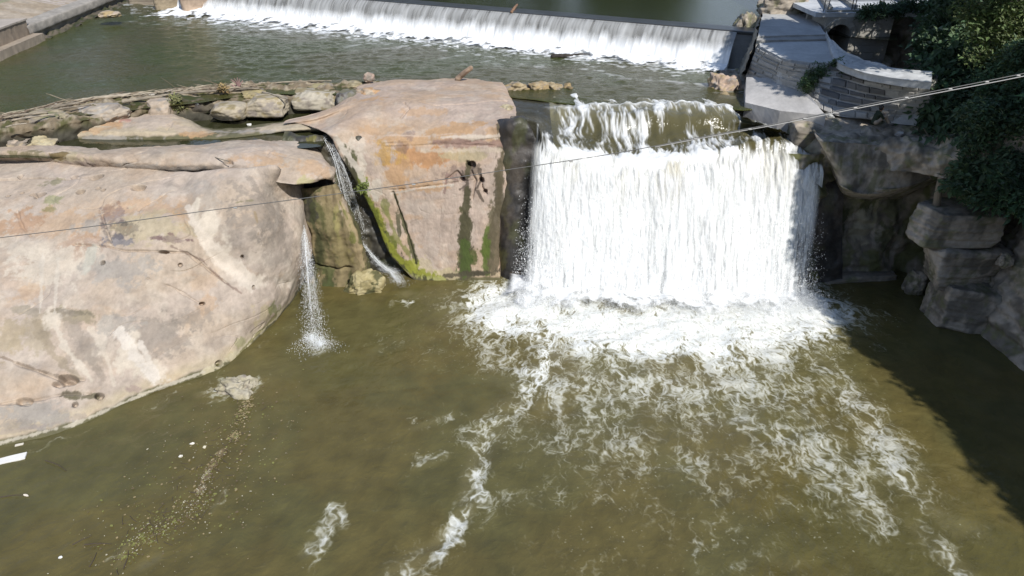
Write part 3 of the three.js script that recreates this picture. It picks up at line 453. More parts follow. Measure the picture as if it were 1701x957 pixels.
// left outcrop: waterline, face, shoulder, top, back
{
  const cols = [
    [[-230, 800, 0], [-215, 650, 1.9], [-205, 520, 3.5], [-195, 410, 4.9], [-180, 335, 5.8], [-170, 290, 6.2], [-160, 264, 6.5]],
    [[-90, 770, 0], [-90, 630, 1.9], [-90, 505, 3.6], [-90, 402, 5.0], [-80, 332, 5.9], [-80, 290, 6.3], [-80, 262, 6.55]],
    [[0, 742, 0], [0, 612, 1.9], [5, 492, 3.6], [10, 397, 5.0], [10, 330, 5.95], [15, 292, 6.35], [20, 264, 6.6]],
    [[62, 728, 0], [60, 602, 1.85], [58, 485, 3.6], [58, 396, 5.0], [56, 328, 5.95], [58, 291, 6.38], [62, 266, 6.62]],
    [[125, 711, 0], [118, 590, 1.85], [110, 478, 3.6], [105, 395, 5.0], [100, 327, 6.0], [100, 291, 6.42], [105, 270, 6.65]],
    [[190, 682, 0], [180, 575, 1.85], [170, 472, 3.65], [160, 396, 5.0], [155, 328, 6.0], [155, 293, 6.45], [160, 272, 6.66]],
    [[250, 655, 0], [240, 560, 1.85], [230, 470, 3.6], [215, 400, 4.9], [210, 330, 6.0], [210, 298, 6.48], [215, 275, 6.68]],
    [[308, 633, 0], [295, 542, 1.8], [280, 462, 3.55], [262, 398, 4.9], [258, 328, 6.05], [260, 298, 6.5], [265, 279, 6.7]],
    [[362, 612, 0], [346, 525, 1.8], [326, 452, 3.5], [311, 392, 4.9], [305, 326, 6.1], [310, 298, 6.52], [320, 283, 6.72]],
    [[400, 588, 0], [390, 512, 1.8], [378, 442, 3.45], [366, 380, 4.9], [358, 318, 6.2], [362, 295, 6.6], [370, 282, 6.78]],
    [[432, 560, 0], [430, 498, 1.8], [424, 432, 3.45], [420, 368, 4.95], [410, 308, 6.3], [412, 291, 6.65], [418, 281, 6.8]],
    [[466, 522, 0], [480, 465, 1.8], [484, 400, 3.4], [474, 335, 4.9], [462, 298, 6.2], [460, 286, 6.6], [460, 279, 6.8]],
  ].map((c) => c.map(([x, y, h]) => Y(x, y, h)));
  const end = [Z(500, 484, -30.9), Z(506, 440, -30.9), Z(504, 385, -31.1), Z(494, 325, -31.7), Z(478, 297, -32.0), Z(470, 287, -32.2), Z(464, 282, -32.4)];
  const net = [...cols, end, end.map((p) => lift(p, 0, -1.0, 0.02)), end.map((p) => lift(p, -0.1, -2.4, -0.25))].map((c) => [lift(c[0], -1.2, 0.25), ...c, lift(c[6], -0.5, -0.35)]);
  rock('sandstone_outcrop', 'large rounded pinkish sandstone outcrop sloping into the pool on the left', sweep(net, 620, 460), {
    amp: 0.17, freq: 0.4, fine: 0.012, bed: 0.015, crease: 0.05, seed: 2, bumps: [[345, 392, 0.7, 1.5, -0.30], [385, 440, 0.8, 0.9, -0.26], [430, 365, 1.3, 1.4, 0.26], [470, 470, 0.9, 0.5, -0.12], [250, 365, 2.2, 0.8, 0.14], [170, 440, 2.4, 0.6, -0.12], [60, 660, 1.6, 0.4, -0.12], [60, 625, 1.6, 0.4, 0.12]],
    cracks: [[[[120, 405], [172, 408], [215, 416], [270, 419], [310, 420], [345, 446], [380, 472]], 0.035, 0.09], [[[0, 592], [45, 612], [100, 632], [140, 632]], 0.04, 0.09], [[[0, 671], [50, 665], [105, 655], [150, 655]], 0.035, 0.08], [[[245, 463], [290, 478], [330, 503]], 0.03, 0.06],
      [[[0, 298], [50, 295], [110, 296], [165, 293]], 0.05, 0.1], [[[300, 300], [303, 330], [318, 370], [340, 410], [370, 440], [420, 470], [480, 474]], 0.32, 0.11], [[[170, 360], [182, 400]], 0.04, 0.07], [[[28, 350], [35, 375], [50, 392]], 0.05, 0.06], [[[225, 655], [250, 655], [290, 640], [370, 612]], 0.04, 0.05]],
    holes: [[230, 311, 0.24, 0.14, 1.3], [66, 324, 0.22, 0.14, 1.3], [160, 295, 0.22, 0.12, 1.5], [122, 292, 0.15, 0.1, 1.4], [54, 322, 0.1, 0.09, 1.6], [36, 320, 0.08, 0.08], [12, 324, 0.09, 0.08], [164, 315, 0.1, 0.08], [172, 317, 0.1, 0.08], [135, 321, 0.17, 0.09], [33, 292, 0.13, 0.08], [168, 435, 0.1, 0.14], [272, 418, 0.07, 0.14, 5], [402, 426, 0.08, 0.12], [336, 505, 0.07, 0.14, 2.6], [424, 478, 0.1, 0.1], [362, 604, 0.13, 0.14, 1.4], [166, 657, 0.14, 0.14, 1.3], [116, 633, 0.19, 0.2, 2.2], [100, 640, 0.1, 0.12, 3], [40, 668, 0.16, 0.1, 2], [125, 672, 0.1, 0.1], [300, 440, 0.1, 0.08]],
    stains: [
      [230, 345, 3.2, 0.55, C.orange, 0.46], [120, 340, 2.2, 0.7, C.tan, 0.7], [255, 375, 1.7, 0.8, C.sand, 0.6], [305, 345, 0.5, 0.9, C.orange, 0.50], [70, 375, 2.4, 0.9, C.orange, 0.40], [30, 370, 0.9, 0.7, C.rust, 0.37], [120, 405, 1.2, 0.6, C.rust, 0.28],
      [188, 360, 0.55, 0.45, C.purple, 0.64, 2.5], [205, 380, 0.6, 0.35, C.dark, 0.44, 2.5], [280, 398, 1.0, 0.16, C.purple, 0.64, 2.5], [195, 400, 0.6, 0.25, [0.17, 0.165, 0.18], 0.8, 2.2], [150, 378, 0.6, 0.3, C.ash, 0.7, 2], [330, 335, 0.9, 1.0, C.ash, 0.5],
      [430, 350, 1.5, 1.3, C.grey, 0.60, 2.2], [460, 400, 0.9, 1.2, C.grey, 0.48, 2.2], [400, 385, 1.0, 0.9, C.grey, 0.40, 2.2], [345, 380, 0.28, 1.2, C.pale, 0.95, 0.6], [325, 345, 0.2, 0.8, C.pale, 0.9, 0.6], [375, 430, 0.4, 0.8, C.pale, 0.9, 0.6], [420, 470, 1.2, 0.4, C.pale, 0.8],
      [90, 440, 1.6, 1.0, C.pale, 0.75], [40, 410, 1.4, 0.6, C.pale, 0.6], [200, 450, 1.6, 0.6, C.ash, 0.7], [150, 420, 0.3, 0.9, [0.46, 0.44, 0.37], 0.8, 0.7], [45, 490, 0.5, 0.6, C.orange, 0.37], [345, 510, 0.5, 0.4, C.orange, 0.37], [345, 470, 0.7, 0.45, C.orange, 0.22],
      [260, 560, 1.8, 0.9, C.grey, 0.60, 2.6], [320, 530, 1.2, 0.5, C.grey, 0.48, 2.6], [120, 525, 1.3, 0.3, [0.27, 0.23, 0.15], 0.8, 1.6], [140, 580, 0.6, 0.9, C.grey, 0.48, 1.8], [60, 560, 0.6, 0.8, [0.35, 0.29, 0.2], 0.6, 1.5], [215, 580, 0.35, 1.1, C.pale, 0.85, 0.8], [90, 530, 0.5, 0.4, C.pale, 0.8], [170, 560, 0.25, 0.8, C.pale, 0.6, 0.8], [250, 620, 0.5, 0.5, C.pale, 0.8], [40, 620, 1.2, 0.5, C.tan, 0.5],
      [185, 350, 0.35, 0.4, [0.30, 0.19, 0.13], 0.7, 3], [208, 372, 0.2, 0.16, C.dark, 0.64, 3], [195, 392, 0.35, 0.14, [0.12, 0.11, 0.12], 0.85, 3], [176, 372, 0.3, 0.08, C.dark, 0.56, 3], [262, 397, 0.5, 0.09, [0.17, 0.11, 0.10], 0.85, 3], [310, 398, 0.4, 0.09, [0.17, 0.11, 0.10], 0.85, 3], [285, 390, 0.2, 0.1, [0.2, 0.13, 0.11], 0.8, 3],
      [120, 520, 1.6, 0.14, [0.2, 0.17, 0.12], 0.8, 2.4], [45, 516, 0.8, 0.2, [0.28, 0.24, 0.18], 0.7, 2.4], [15, 560, 0.5, 1.0, [0.36, 0.29, 0.19], 0.7, 2], [200, 540, 1.2, 0.4, C.ash, 0.6, 2.6],
      [60, 690, 1.6, 0.5, C.ash, 0.8, 2], [30, 705, 1.0, 0.25, C.grey, 0.56, 2], [120, 655, 0.7, 0.2, [0.1, 0.085, 0.05], 0.8, 2], [225, 645, 0.6, 0.2, [0.3, 0.22, 0.2], 0.6], [385, 595, 1.0, 0.22, C.sand, 0.9, 1.5], [405, 570, 0.4, 0.3, [0.24, 0.24, 0.10], 0.6], [435, 520, 0.5, 0.6, C.sand, 0.7], [455, 515, 0.12, 0.7, [0.16, 0.18, 0.05], 0.7], [90, 300, 0.5, 0.3, [0.15, 0.15, 0.06], 0.6, 2], [85, 335, 0.4, 0.3, [0.22, 0.24, 0.10], 0.6, 2], [85, 348, 0.3, 0.15, C.moss, 0.5, 2]],
    streaks: [
      [[[310, 340], [325, 372], [348, 405], [375, 440], [415, 466], [490, 468]], 0.16, 0.42, [0.60, 0.525, 0.44], 0.9, 1.2], [[[285, 410], [335, 432], [372, 468], [400, 486]], 0.05, 0.07, [0.2, 0.14, 0.11], 0.7, 3], [[[110, 520], [135, 570], [170, 630]], 0.3, 0.12, [0.27, 0.225, 0.18], 0.55, 2.4], [[[60, 535], [90, 590], [130, 630]], 0.22, 0.1, [0.29, 0.235, 0.16], 0.6, 2.4], [[[85, 530], [115, 585], [150, 632]], 0.14, 0.1, C.pale, 0.8, 2], [[[200, 552], [225, 590], [255, 632]], 0.25, 0.16, [0.62, 0.56, 0.49], 0.9, 2],
      [[[232, 572], [262, 628]], 0.12, 0.1, [0.62, 0.56, 0.49], 0.8, 2], [[[150, 545], [180, 600], [190, 640]], 0.12, 0.06, C.pale, 0.6, 2], [[[70, 420], [68, 470], [66, 520]], 0.08, 0.05, [0.56, 0.5, 0.42], 0.7, 1.6], [[[95, 430], [92, 470], [90, 520]], 0.1, 0.06, [0.56, 0.5, 0.42], 0.6, 1.6], [[[0, 592], [60, 615], [130, 636]], 0.04, 0.06, [0.2, 0.15, 0.11], 0.7, 3], [[[165, 655], [130, 662], [108, 660]], 0.1, 0.05, [0.12, 0.105, 0.06], 0.85, 3], [[[0, 718], [70, 708], [140, 690]], 0.08, 0.1, [0.3, 0.25, 0.22], 0.5, 3],
      [[[340, 618], [400, 585], [440, 545], [470, 510]], 0.16, 0.12, [0.50, 0.44, 0.30], 0.9, 2.4], [[[395, 592], [430, 556], [455, 524]], 0.06, 0.1, [0.19, 0.17, 0.06], 0.8, 3], [[[0, 736], [120, 706], [250, 650], [340, 618]], 0.07, 0.07, [0.5, 0.45, 0.36], 0.8, 3], [[[452, 380], [455, 340], [440, 310]], 0.12, 0.2, [0.36, 0.31, 0.26], 0.6, 2], [[[418, 355], [424, 390]], 0.05, 0.03, [0.27, 0.2, 0.11], 0.7, 3], [[[395, 338], [415, 336]], 0.05, 0.05, [0.2, 0.18, 0.1], 0.7, 3],
    ],
    color: sandstone({ seed: 1, grey: 0.45 }),
  });
}
// the long rounded ridge behind it
{
  const cols = [
    [[-150, 280, 6.3], [-150, 268, 6.8], [-150, 255, 7.05], [-150, 244, 6.85]], [[0, 271, 6.45], [0, 260, 6.9], [0, 249, 7.12], [0, 238, 6.85]], [[100, 277, 6.4], [100, 264, 6.92], [100, 252, 7.18], [100, 243, 6.85]],
    [[200, 285, 6.4], [200, 271, 6.95], [200, 256, 7.22], [200, 247, 6.85]], [[300, 288, 6.4], [300, 273, 6.95], [300, 252, 7.27], [300, 242, 6.85]], [[380, 288, 6.4], [380, 271, 6.95], [380, 247, 7.3], [380, 236, 6.85]],
    [[430, 296, 6.3], [435, 272, 6.85], [440, 243, 7.25], [440, 231, 6.85]], [[476, 306, 6.05], [480, 288, 6.45], [490, 252, 7.0], [490, 234, 6.8]], [[512, 304, 5.95], [522, 292, 6.2], [530, 268, 6.55], [528, 248, 6.5]], [[544, 297, 5.85], [548, 292, 5.98], [550, 284, 6.12], [546, 276, 6.1]],
  ].map((c) => c.map(([x, y, h]) => Y(x, y, h)));
  const net = cols.map((c) => [lift(c[0], 0.1, -1.2), lift(c[0], -0.03, -0.3), c[0], c[0].clone().lerp(c[1], 0.12), ...c.slice(1), lift(c[3], -0.9, -0.3)]); net.push(net[9].map((p, i) => lift(p, -0.25, -0.6, 0.02)));
  rock('sandstone_ridge', 'long rounded sandstone ridge ending in an overhanging nose above the cleft', sweep(net, 420, 110), {
    amp: 0.09, freq: 0.6, fine: 0.02, bed: 0.04, bedFreq: 2, crease: 0.05, seed: 6, cracks: [[[[0, 272], [100, 274], [180, 281]], 0.04, 0.05], [[[440, 252], [490, 262], [535, 282]], 0.03, 0.04]], holes: [[380, 272, 0.18, 0.1, 1.3]],
    stains: [[440, 262, 1.5, 0.6, C.orange, 0.55], [520, 280, 0.8, 0.5, C.orange, 0.5], [505, 305, 0.6, 0.3, [0.42, 0.38, 0.2], 0.8], [250, 280, 2.5, 0.25, C.ash, 0.7], [100, 262, 1.6, 0.3, C.sand, 0.7], [40, 258, 0.8, 0.25, [0.15, 0.13, 0.05], 0.7, 2], [95, 258, 0.6, 0.2, [0.16, 0.11, 0.04], 0.9, 2], [400, 250, 1.5, 0.4, C.pink, 0.6], [140, 272, 1.2, 0.14, C.purple, 0.5]],
    color: sandstone({ seed: 11, grey: 0.35, waterline: false }),
  });
}
// mossy block under the nose, left side of the cleft
{
  const zs = [-32.4, -31.9, -31.55, -31.5, -31.7, -33.4], px = [
    [[488, 500], [485, 445], [482, 390], [480, 345], [478, 318]], [[512, 505], [507, 445], [502, 388], [496, 343], [492, 314]], [[542, 510], [542, 448], [532, 386], [526, 340], [520, 312]], [[572, 508], [580, 452], [562, 386], [552, 338], [545, 308]], [[604, 478], [611, 443], [593, 384], [574, 340], [557, 306]], [[612, 468], [613, 442], [597, 384], [580, 342], [562, 308]]];
  const net = px.map((c, i) => c.map(([x, y], k) => Z(x, y, zs[i] + [0.6, -0.1, 0, -0.25, -0.5][k])));
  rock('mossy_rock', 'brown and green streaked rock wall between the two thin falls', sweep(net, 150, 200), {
    amp: 0.14, freq: 0.7, fine: 0.03, bed: 0.02, flute: 0.12, seed: 9, streaks: [[[[496, 330], [502, 400], [505, 480]], 0.3, 0.4, C.wet, 0.95, 1.5], [[[560, 318], [580, 370], [604, 440]], 0.12, 0.2, [0.36, 0.28, 0.16], 0.85, 2], [[[540, 330], [550, 380], [575, 440]], 0.2, 0.3, [0.25, 0.2, 0.1], 0.7, 2], [[[520, 340], [530, 400], [530, 440]], 0.16, 0.2, [0.05, 0.055, 0.018], 0.8, 2.5], [[[565, 335], [590, 400]], 0.06, 0.1, [0.14, 0.15, 0.03], 0.8, 3], [[[545, 452], [550, 500]], 0.3, 0.3, [0.06, 0.075, 0.02], 0.8, 2]], cracks: [[[[525, 440], [560, 448], [610, 440]], 0.06, 0.14], [[[500, 350], [515, 380], [520, 440]], 0.06, 0.14]],  // near-black streak paints the shaded gap at the left edge into the colour
    stains: [[545, 330, 0.6, 0.5, [0.27, 0.21, 0.12], 0.9], [575, 340, 0.25, 0.5, C.tan, 0.8], [595, 420, 0.3, 0.6, [0.34, 0.26, 0.14], 0.9], [570, 420, 0.5, 0.9, [0.22, 0.18, 0.07], 0.8, 2.5], [515, 350, 0.5, 0.9, C.wet, 0.85], [510, 420, 0.35, 1.0, C.wet, 0.85], [545, 470, 0.5, 0.6, C.deepmoss, 0.8], [560, 380, 0.15, 1.0, [0.3, 0.26, 0.1], 0.7], [535, 400, 0.3, 0.8, C.deepmoss, 0.6], [585, 385, 0.14, 0.8, C.moss, 0.7]],  // the two blackest stains belong to the painted gap shade
    color: (x, y, z) => { const a = fbm(x * 1.2, y * 0.5, z, 4, 0.6), c = mix3([0.21, 0.165, 0.085], [0.10, 0.095, 0.035], smooth(-0.25, 0.3, a + 0.4 * noise(x * 3, y * 0.4, z * 3))), k = 1 + 0.35 * noise(x * 6, y * 0.6, z * 4) + 0.15 * fbm(x * 5, y * 5, z * 5, 2); return c.map((v) => v * k); },
  });
  blockAt('mossy_boulder', 'cream boulder with a hollowed mossy face at the foot of the cleft', 'rock', [568, 457, 636, 512], -30.3, 1.5, { p: 3.2, seed: 21, amp: 0.3, detail: 36, sink: 0.6, turn: 0.25, bed: 0.08, color: (x, y, z) => { const a = fbm(x * 1.6, y * 1.6, z * 1.6, 4, 0.6); return mix3(mix3([0.42, 0.36, 0.2], [0.3, 0.25, 0.12], smooth(-0.3, 0.3, a)), C.deepmoss, smooth(0.12, 0.3, fbm(x * 1.3 + 4, y * 1.9, z * 1.3, 3)) * 0.8 + 0.8 * smooth(-0.15, -0.35, y)); } });
}
// dark wet back of the cleft
rock('cleft_wall', 'dark wet rock wall at the back of the narrow cleft', sweep([[[455, 492], [455, 400], [462, 300], [470, 240], [474, 222]], [[520, 492], [510, 400], [505, 300], [500, 240], [498, 224]], [[570, 492], [560, 400], [545, 300], [530, 240], [528, 226]], [[640, 490], [612, 400], [592, 300], [560, 240], [552, 228]], [[720, 488], [690, 400], [650, 300], [610, 240], [600, 226]]].map((c) => c.map(([x, y], k) => Z(x, y, [-32.9, -33.4, -33.6, -33.75, -34.2][k]))), 110, 130),
  { amp: 0.35, freq: 0.8, fine: 0.05, bed: 0.04, seed: 31, stains: [[645, 440, 0.5, 0.4, C.deepmoss, 0.7], [520, 232, 0.3, 0.2, [0.18, 0.16, 0.04], 0.8]], color: wetstone([0.055, 0.05, 0.04], [0.09, 0.08, 0.055], 5) }, M.wet);
// middle block: face rows from the water up, then the top
{
  const face = [
    [-31.9, [[694, 492], [704, 492], [738, 492], [780, 490], [826, 488], [834, 486]]], [-32.0, [[688, 464], [697, 466], [735, 466], [780, 462], [825, 458], [832, 456]]], [-32.35, [[650, 425], [664, 426], [712, 418], [770, 412], [820, 410], [828, 408]]],
    [-32.65, [[628, 378], [640, 378], [695, 366], [765, 362], [823, 360], [832, 358]]], [-32.9, [[606, 326], [616, 324], [672, 315], [756, 312], [830, 312], [840, 310]]], [-33.15, [[580, 278], [590, 276], [652, 268], [746, 266], [836, 264], [846, 262]]], [-33.4, [[556, 240], [566, 238], [642, 242], [742, 238], [840, 224], [850, 222]]]];
  const rows = face.map(([z, r]) => r.map(([x, y], i) => Z(x, y, z - (i === 0 ? 0.35 : i === 5 ? 0.3 : 0))));
  const edgeRow = [[546, 222], [552, 220], [641, 231], [742, 227], [842, 206], [852, 205]].map(([x, y], i) => Z(x, y, -33.6 - (i === 0 ? 0.35 : i === 5 ? 0.3 : 0)));
  const top = [[[500, 205, 7.4], [530, 203, 7.45], [632, 206, 7.6], [738, 202, 7.7], [846, 190, 8.0], [856, 189, 7.8]], [[475, 203, 7.4], [540, 190, 7.75], [622, 182, 8.1], [722, 172, 8.2], [842, 170, 8.15], [852, 172, 7.9]], [[548, 184, 7.4], [572, 166, 7.9], [612, 158, 8.2], [708, 150, 8.3], [828, 152, 8.25], [846, 156, 8.0]], [[560, 168, 7.4], [580, 152, 7.95], [610, 140, 8.15], [705, 134, 8.2], [820, 136, 8.2], [838, 142, 8.0]], [[562, 162, 7.2], [582, 148, 7.6], [610, 136, 7.6], [705, 130, 7.6], [820, 132, 7.6], [838, 138, 7.5]]].map((r) => r.map(([x, y, h]) => Y(x, y, h)));
  const all = [...rows, edgeRow, ...top], net = [0, 1, 2, 3, 4, 5].map((i) => all.map((r) => r[i]));
  net.unshift(net[0].map((p, k) => lift(p, 0, k < 7 ? -1.7 : -0.2, k < 7 ? 0.35 : -0.1))); net.push(net[net.length - 1].map((p, k) => lift(p, k < 7 ? 0 : -0.3, k < 8 ? -1.2 : 0, k < 7 ? -0.1 : 0.3)));
  rock('sandstone_block', 'tall orange and pink sandstone block standing between the cleft and the falls', sweep(net, 380, 480), {
    amp: 0.09, freq: 0.5, fine: 0.014, bed: 0.012, crease: 0.02, seed: 14,
    cracks: [[[[610, 235], [640, 238], [690, 236], [760, 240], [835, 228]], 0.03, 0.035], [[[590, 318], [655, 315], [720, 308], [790, 298]], 0.03, 0.06], [[[640, 244], [720, 240], [820, 242]], 0.03, 0.05], [[[652, 320], [662, 350], [680, 400], [690, 440]], 0.07, 0.09], [[[735, 320], [728, 400]], 0.015, 0.01], [[[665, 196], [680, 180], [672, 172]], 0.05, 0.09], [[[670, 165], [720, 176], [780, 172], [842, 168]], 0.04, 0.06], [[[775, 270], [790, 300], [785, 330]], 0.06, 0.1], [[[740, 300], [760, 285], [772, 300]], 0.05, 0.1], [[[798, 290], [800, 310], [808, 322]], 0.05, 0.1]],
    holes: [[783, 275, 0.22, 0.14], [800, 300, 0.16, 0.14], [768, 298, 0.14, 0.12], [806, 318, 0.12, 0.12]],
    stains: [
      [700, 260, 1.9, 0.5, [0.44, 0.23, 0.10], 0.85, 1.8], [660, 290, 0.7, 0.9, C.orange, 0.85, 1.8], [700, 310, 1.2, 0.35, C.orange, 0.7, 1.8], [640, 255, 0.8, 0.5, [0.46, 0.28, 0.09], 0.8, 1.8], [690, 232, 2.4, 0.3, C.orange, 0.8, 1.5], [760, 215, 1.6, 0.5, C.orange, 0.85], [640, 215, 1.4, 0.4, C.orange, 0.5], [820, 222, 0.7, 0.6, C.orange, 0.6], [620, 165, 0.8, 0.4, C.orange, 0.75, 2], [700, 185, 1.4, 0.3, [0.44, 0.28, 0.16], 0.6], [780, 155, 2.0, 0.5, C.pink, 0.6], [690, 150, 1.4, 0.3, [0.4, 0.3, 0.22], 0.7],
      [680, 225, 0.3, 0.3, C.purple, 0.5, 2.5], [670, 245, 0.5, 0.3, [0.22, 0.14, 0.10], 0.7, 2.2], [770, 238, 1.3, 0.2, [0.27, 0.17, 0.13], 0.75, 1.6], [790, 228, 1.2, 0.16, C.pale, 0.8], [780, 258, 1.4, 0.3, C.sand, 0.75], [580, 250, 0.4, 0.6, C.pale, 0.7], [600, 270, 0.3, 0.7, C.pale, 0.9, 1.4], [625, 320, 0.3, 0.6, C.pale, 0.9, 1.4], [600, 240, 0.3, 0.4, C.pale, 0.6],
      [760, 290, 0.8, 0.4, [0.24, 0.17, 0.14], 0.7, 2], [700, 350, 0.9, 0.5, C.pink, 0.7], [710, 420, 0.9, 0.9, [0.45, 0.37, 0.31], 0.8], [690, 360, 0.4, 0.2, C.orange, 0.4, 2], [740, 455, 0.7, 0.3, C.sand, 0.8], [700, 440, 0.5, 0.35, C.sand, 0.6],
      [776, 330, 0.2, 0.7, [0.10, 0.075, 0.05], 0.9, 2], [772, 390, 0.33, 1.1, [0.075, 0.07, 0.025], 0.95, 1.4], [775, 430, 0.5, 0.6, [0.08, 0.09, 0.02], 0.9, 1.4], [808, 420, 0.22, 1.0, [0.09, 0.10, 0.02], 0.9, 1.3], [818, 380, 0.2, 1.2, [0.10, 0.085, 0.04], 0.85, 1.3], [828, 320, 0.22, 1.5, [0.09, 0.075, 0.045], 0.9, 1.2], [835, 250, 0.2, 0.9, [0.12, 0.09, 0.05], 0.85, 1.2], [790, 280, 0.35, 0.3, [0.13, 0.1, 0.075], 0.75, 3], [795, 455, 0.9, 0.12, [0.05, 0.04, 0.02], 0.9, 1.5],
      [600, 300, 0.25, 0.6, C.moss, 0.95, 1.8], [628, 372, 0.35, 0.9, C.lime, 0.95, 1.4], [645, 410, 0.35, 0.6, C.moss, 0.95, 1.4], [675, 440, 0.55, 0.35, C.lime, 0.9, 1.6], [700, 458, 0.4, 0.2, [0.3, 0.29, 0.08], 0.9, 1.5], [662, 380, 0.12, 0.9, [0.09, 0.085, 0.045], 0.9, 1], [590, 270, 0.2, 0.5, [0.07, 0.075, 0.02], 0.9, 1.4], [570, 245, 0.25, 0.25, [0.06, 0.06, 0.02], 0.9], [640, 345, 0.18, 0.4, [0.2, 0.2, 0.07], 0.8, 1.6]],
    streaks: [
      [[[578, 262], [596, 305], [612, 350], [636, 402], [668, 440], [712, 462]], 0.28, 0.3, [0.05, 0.048, 0.02], 0.95, 1.6], [[[602, 300], [616, 345], [634, 390], [660, 428], [690, 450], [730, 462]], 0.22, 0.26, [0.24, 0.25, 0.03], 0.95, 2.2], [[[598, 292], [606, 322], [628, 372]], 0.14, 0.2, [0.11, 0.13, 0.015], 0.8, 3], [[[654, 318], [664, 350], [678, 395], [692, 438]], 0.07, 0.16, [0.075, 0.075, 0.03], 0.95, 1.6], [[[640, 345], [655, 390], [680, 425]], 0.12, 0.14, [0.20, 0.20, 0.06], 0.8, 2.6],
      [[[778, 272], [775, 320], [772, 370], [772, 452]], 0.12, 0.36, [0.07, 0.062, 0.03], 0.95, 1.8], [[[774, 405], [776, 450]], 0.26, 0.34, [0.06, 0.09, 0.015], 0.85, 2.6], [[[812, 380], [808, 450]], 0.2, 0.26, [0.08, 0.115, 0.015], 0.9, 2.4], [[[832, 205], [830, 300], [822, 400], [818, 455]], 0.22, 0.3, [0.10, 0.08, 0.045], 0.92, 1.5], [[[796, 282], [800, 300], [790, 315], [804, 335]], 0.1, 0.06, [0.10, 0.075, 0.055], 0.9, 4], [[[768, 285], [778, 305], [764, 315]], 0.06, 0.05, [0.12, 0.09, 0.07], 0.9, 4], [[[760, 300], [742, 290], [738, 320]], 0.07, 0.05, [0.26, 0.17, 0.14], 0.8, 4],
      [[[556, 232], [580, 262], [606, 300], [622, 330]], 0.16, 0.2, [0.56, 0.50, 0.42], 0.85, 2], [[[612, 246], [640, 300], [645, 316]], 0.2, 0.25, [0.5, 0.4, 0.31], 0.6, 2], [[[648, 322], [700, 312], [752, 308]], 0.05, 0.05, [0.52, 0.46, 0.38], 0.8, 3], [[[722, 236], [836, 240]], 0.12, 0.14, [0.28, 0.18, 0.145], 0.8, 2.4], [[[735, 228], [830, 226]], 0.08, 0.1, [0.56, 0.47, 0.38], 0.8, 3], [[[700, 250], [830, 250]], 0.09, 0.12, [0.52, 0.43, 0.33], 0.7, 2.4],
      [[[520, 214], [600, 222], [690, 226], [750, 222]], 0.05, 0.06, [0.55, 0.42, 0.32], 0.6, 3], [[[740, 458], [830, 450]], 0.12, 0.12, [0.06, 0.05, 0.03], 0.85, 3], [[[676, 455], [740, 465]], 0.16, 0.12, [0.33, 0.32, 0.12], 0.9, 3],
    ],
    color: sandstone({ seed: 4, base: [0.45, 0.355, 0.29], other: [0.45, 0.33, 0.235], grey: 0.15 }),
  });
}
// cliff behind the falls
{
  const px = [[796, 0], [842, 0], [880, 0], [925, 1], [1000, 2], [1100, 2], [1200, 2], [1280, 2], [1340, 3], [1400, 3]];
  const net = px.map(([x, k]) => {
    const lipY = [197, 246, 268, 290][k], f = [[490, -32.0], [430, -32.25], [340, -32.7], [Math.max(lipY + 14, 250), -33.15]].map(([y, z]) => Z(x, y, z - (k === 3 ? -0.3 : k ? 0.2 : x < 830 ? 1.3 : 0)));
    const t = k === 0 ? [Z(x, 202, x < 830 ? -34.6 : -33.55), Y(x, 196, 7.5), Y(x, 165, 7.6), Y(x, 150, 7.5)] : k === 1 ? [Z(x, lipY + 4, -33.1), lift(Z(x, lipY + 4, -33.1), 0.2, -0.8), lift(Z(x, lipY + 4, -33.1), 0.4, -2), lift(Z(x, lipY + 4, -33.1), 0.45, -4)] : [Z(x, lipY + 8, -33.2), lift(Z(x, lipY + 8, -33.2), 0.1, -0.8), lift(Z(x, lipY + 8, -33.2), 0.25, -2), lift(Z(x, lipY + 8, -33.2), 0.3, -4)];
    return [...f, ...t];
  });
  rock('wet_cliff', 'dark wet rock face behind and beside the falling water', sweep(net, 260, 200), { amp: 0.14, freq: 0.7, fine: 0.03, bed: 0.012, seed: 41, stains: [[838, 330, 0.25, 1.6, [0.10, 0.085, 0.045], 0.8, 1.3], [836, 430, 0.3, 0.6, [0.09, 0.085, 0.03], 0.7], [880, 250, 0.7, 0.4, [0.10, 0.085, 0.075], 0.5, 2], [860, 455, 0.8, 0.15, [0.06, 0.04, 0.02], 0.9]], color: wetstone([0.035, 0.032, 0.030], [0.075, 0.062, 0.05], 3) }, M.wet);
}
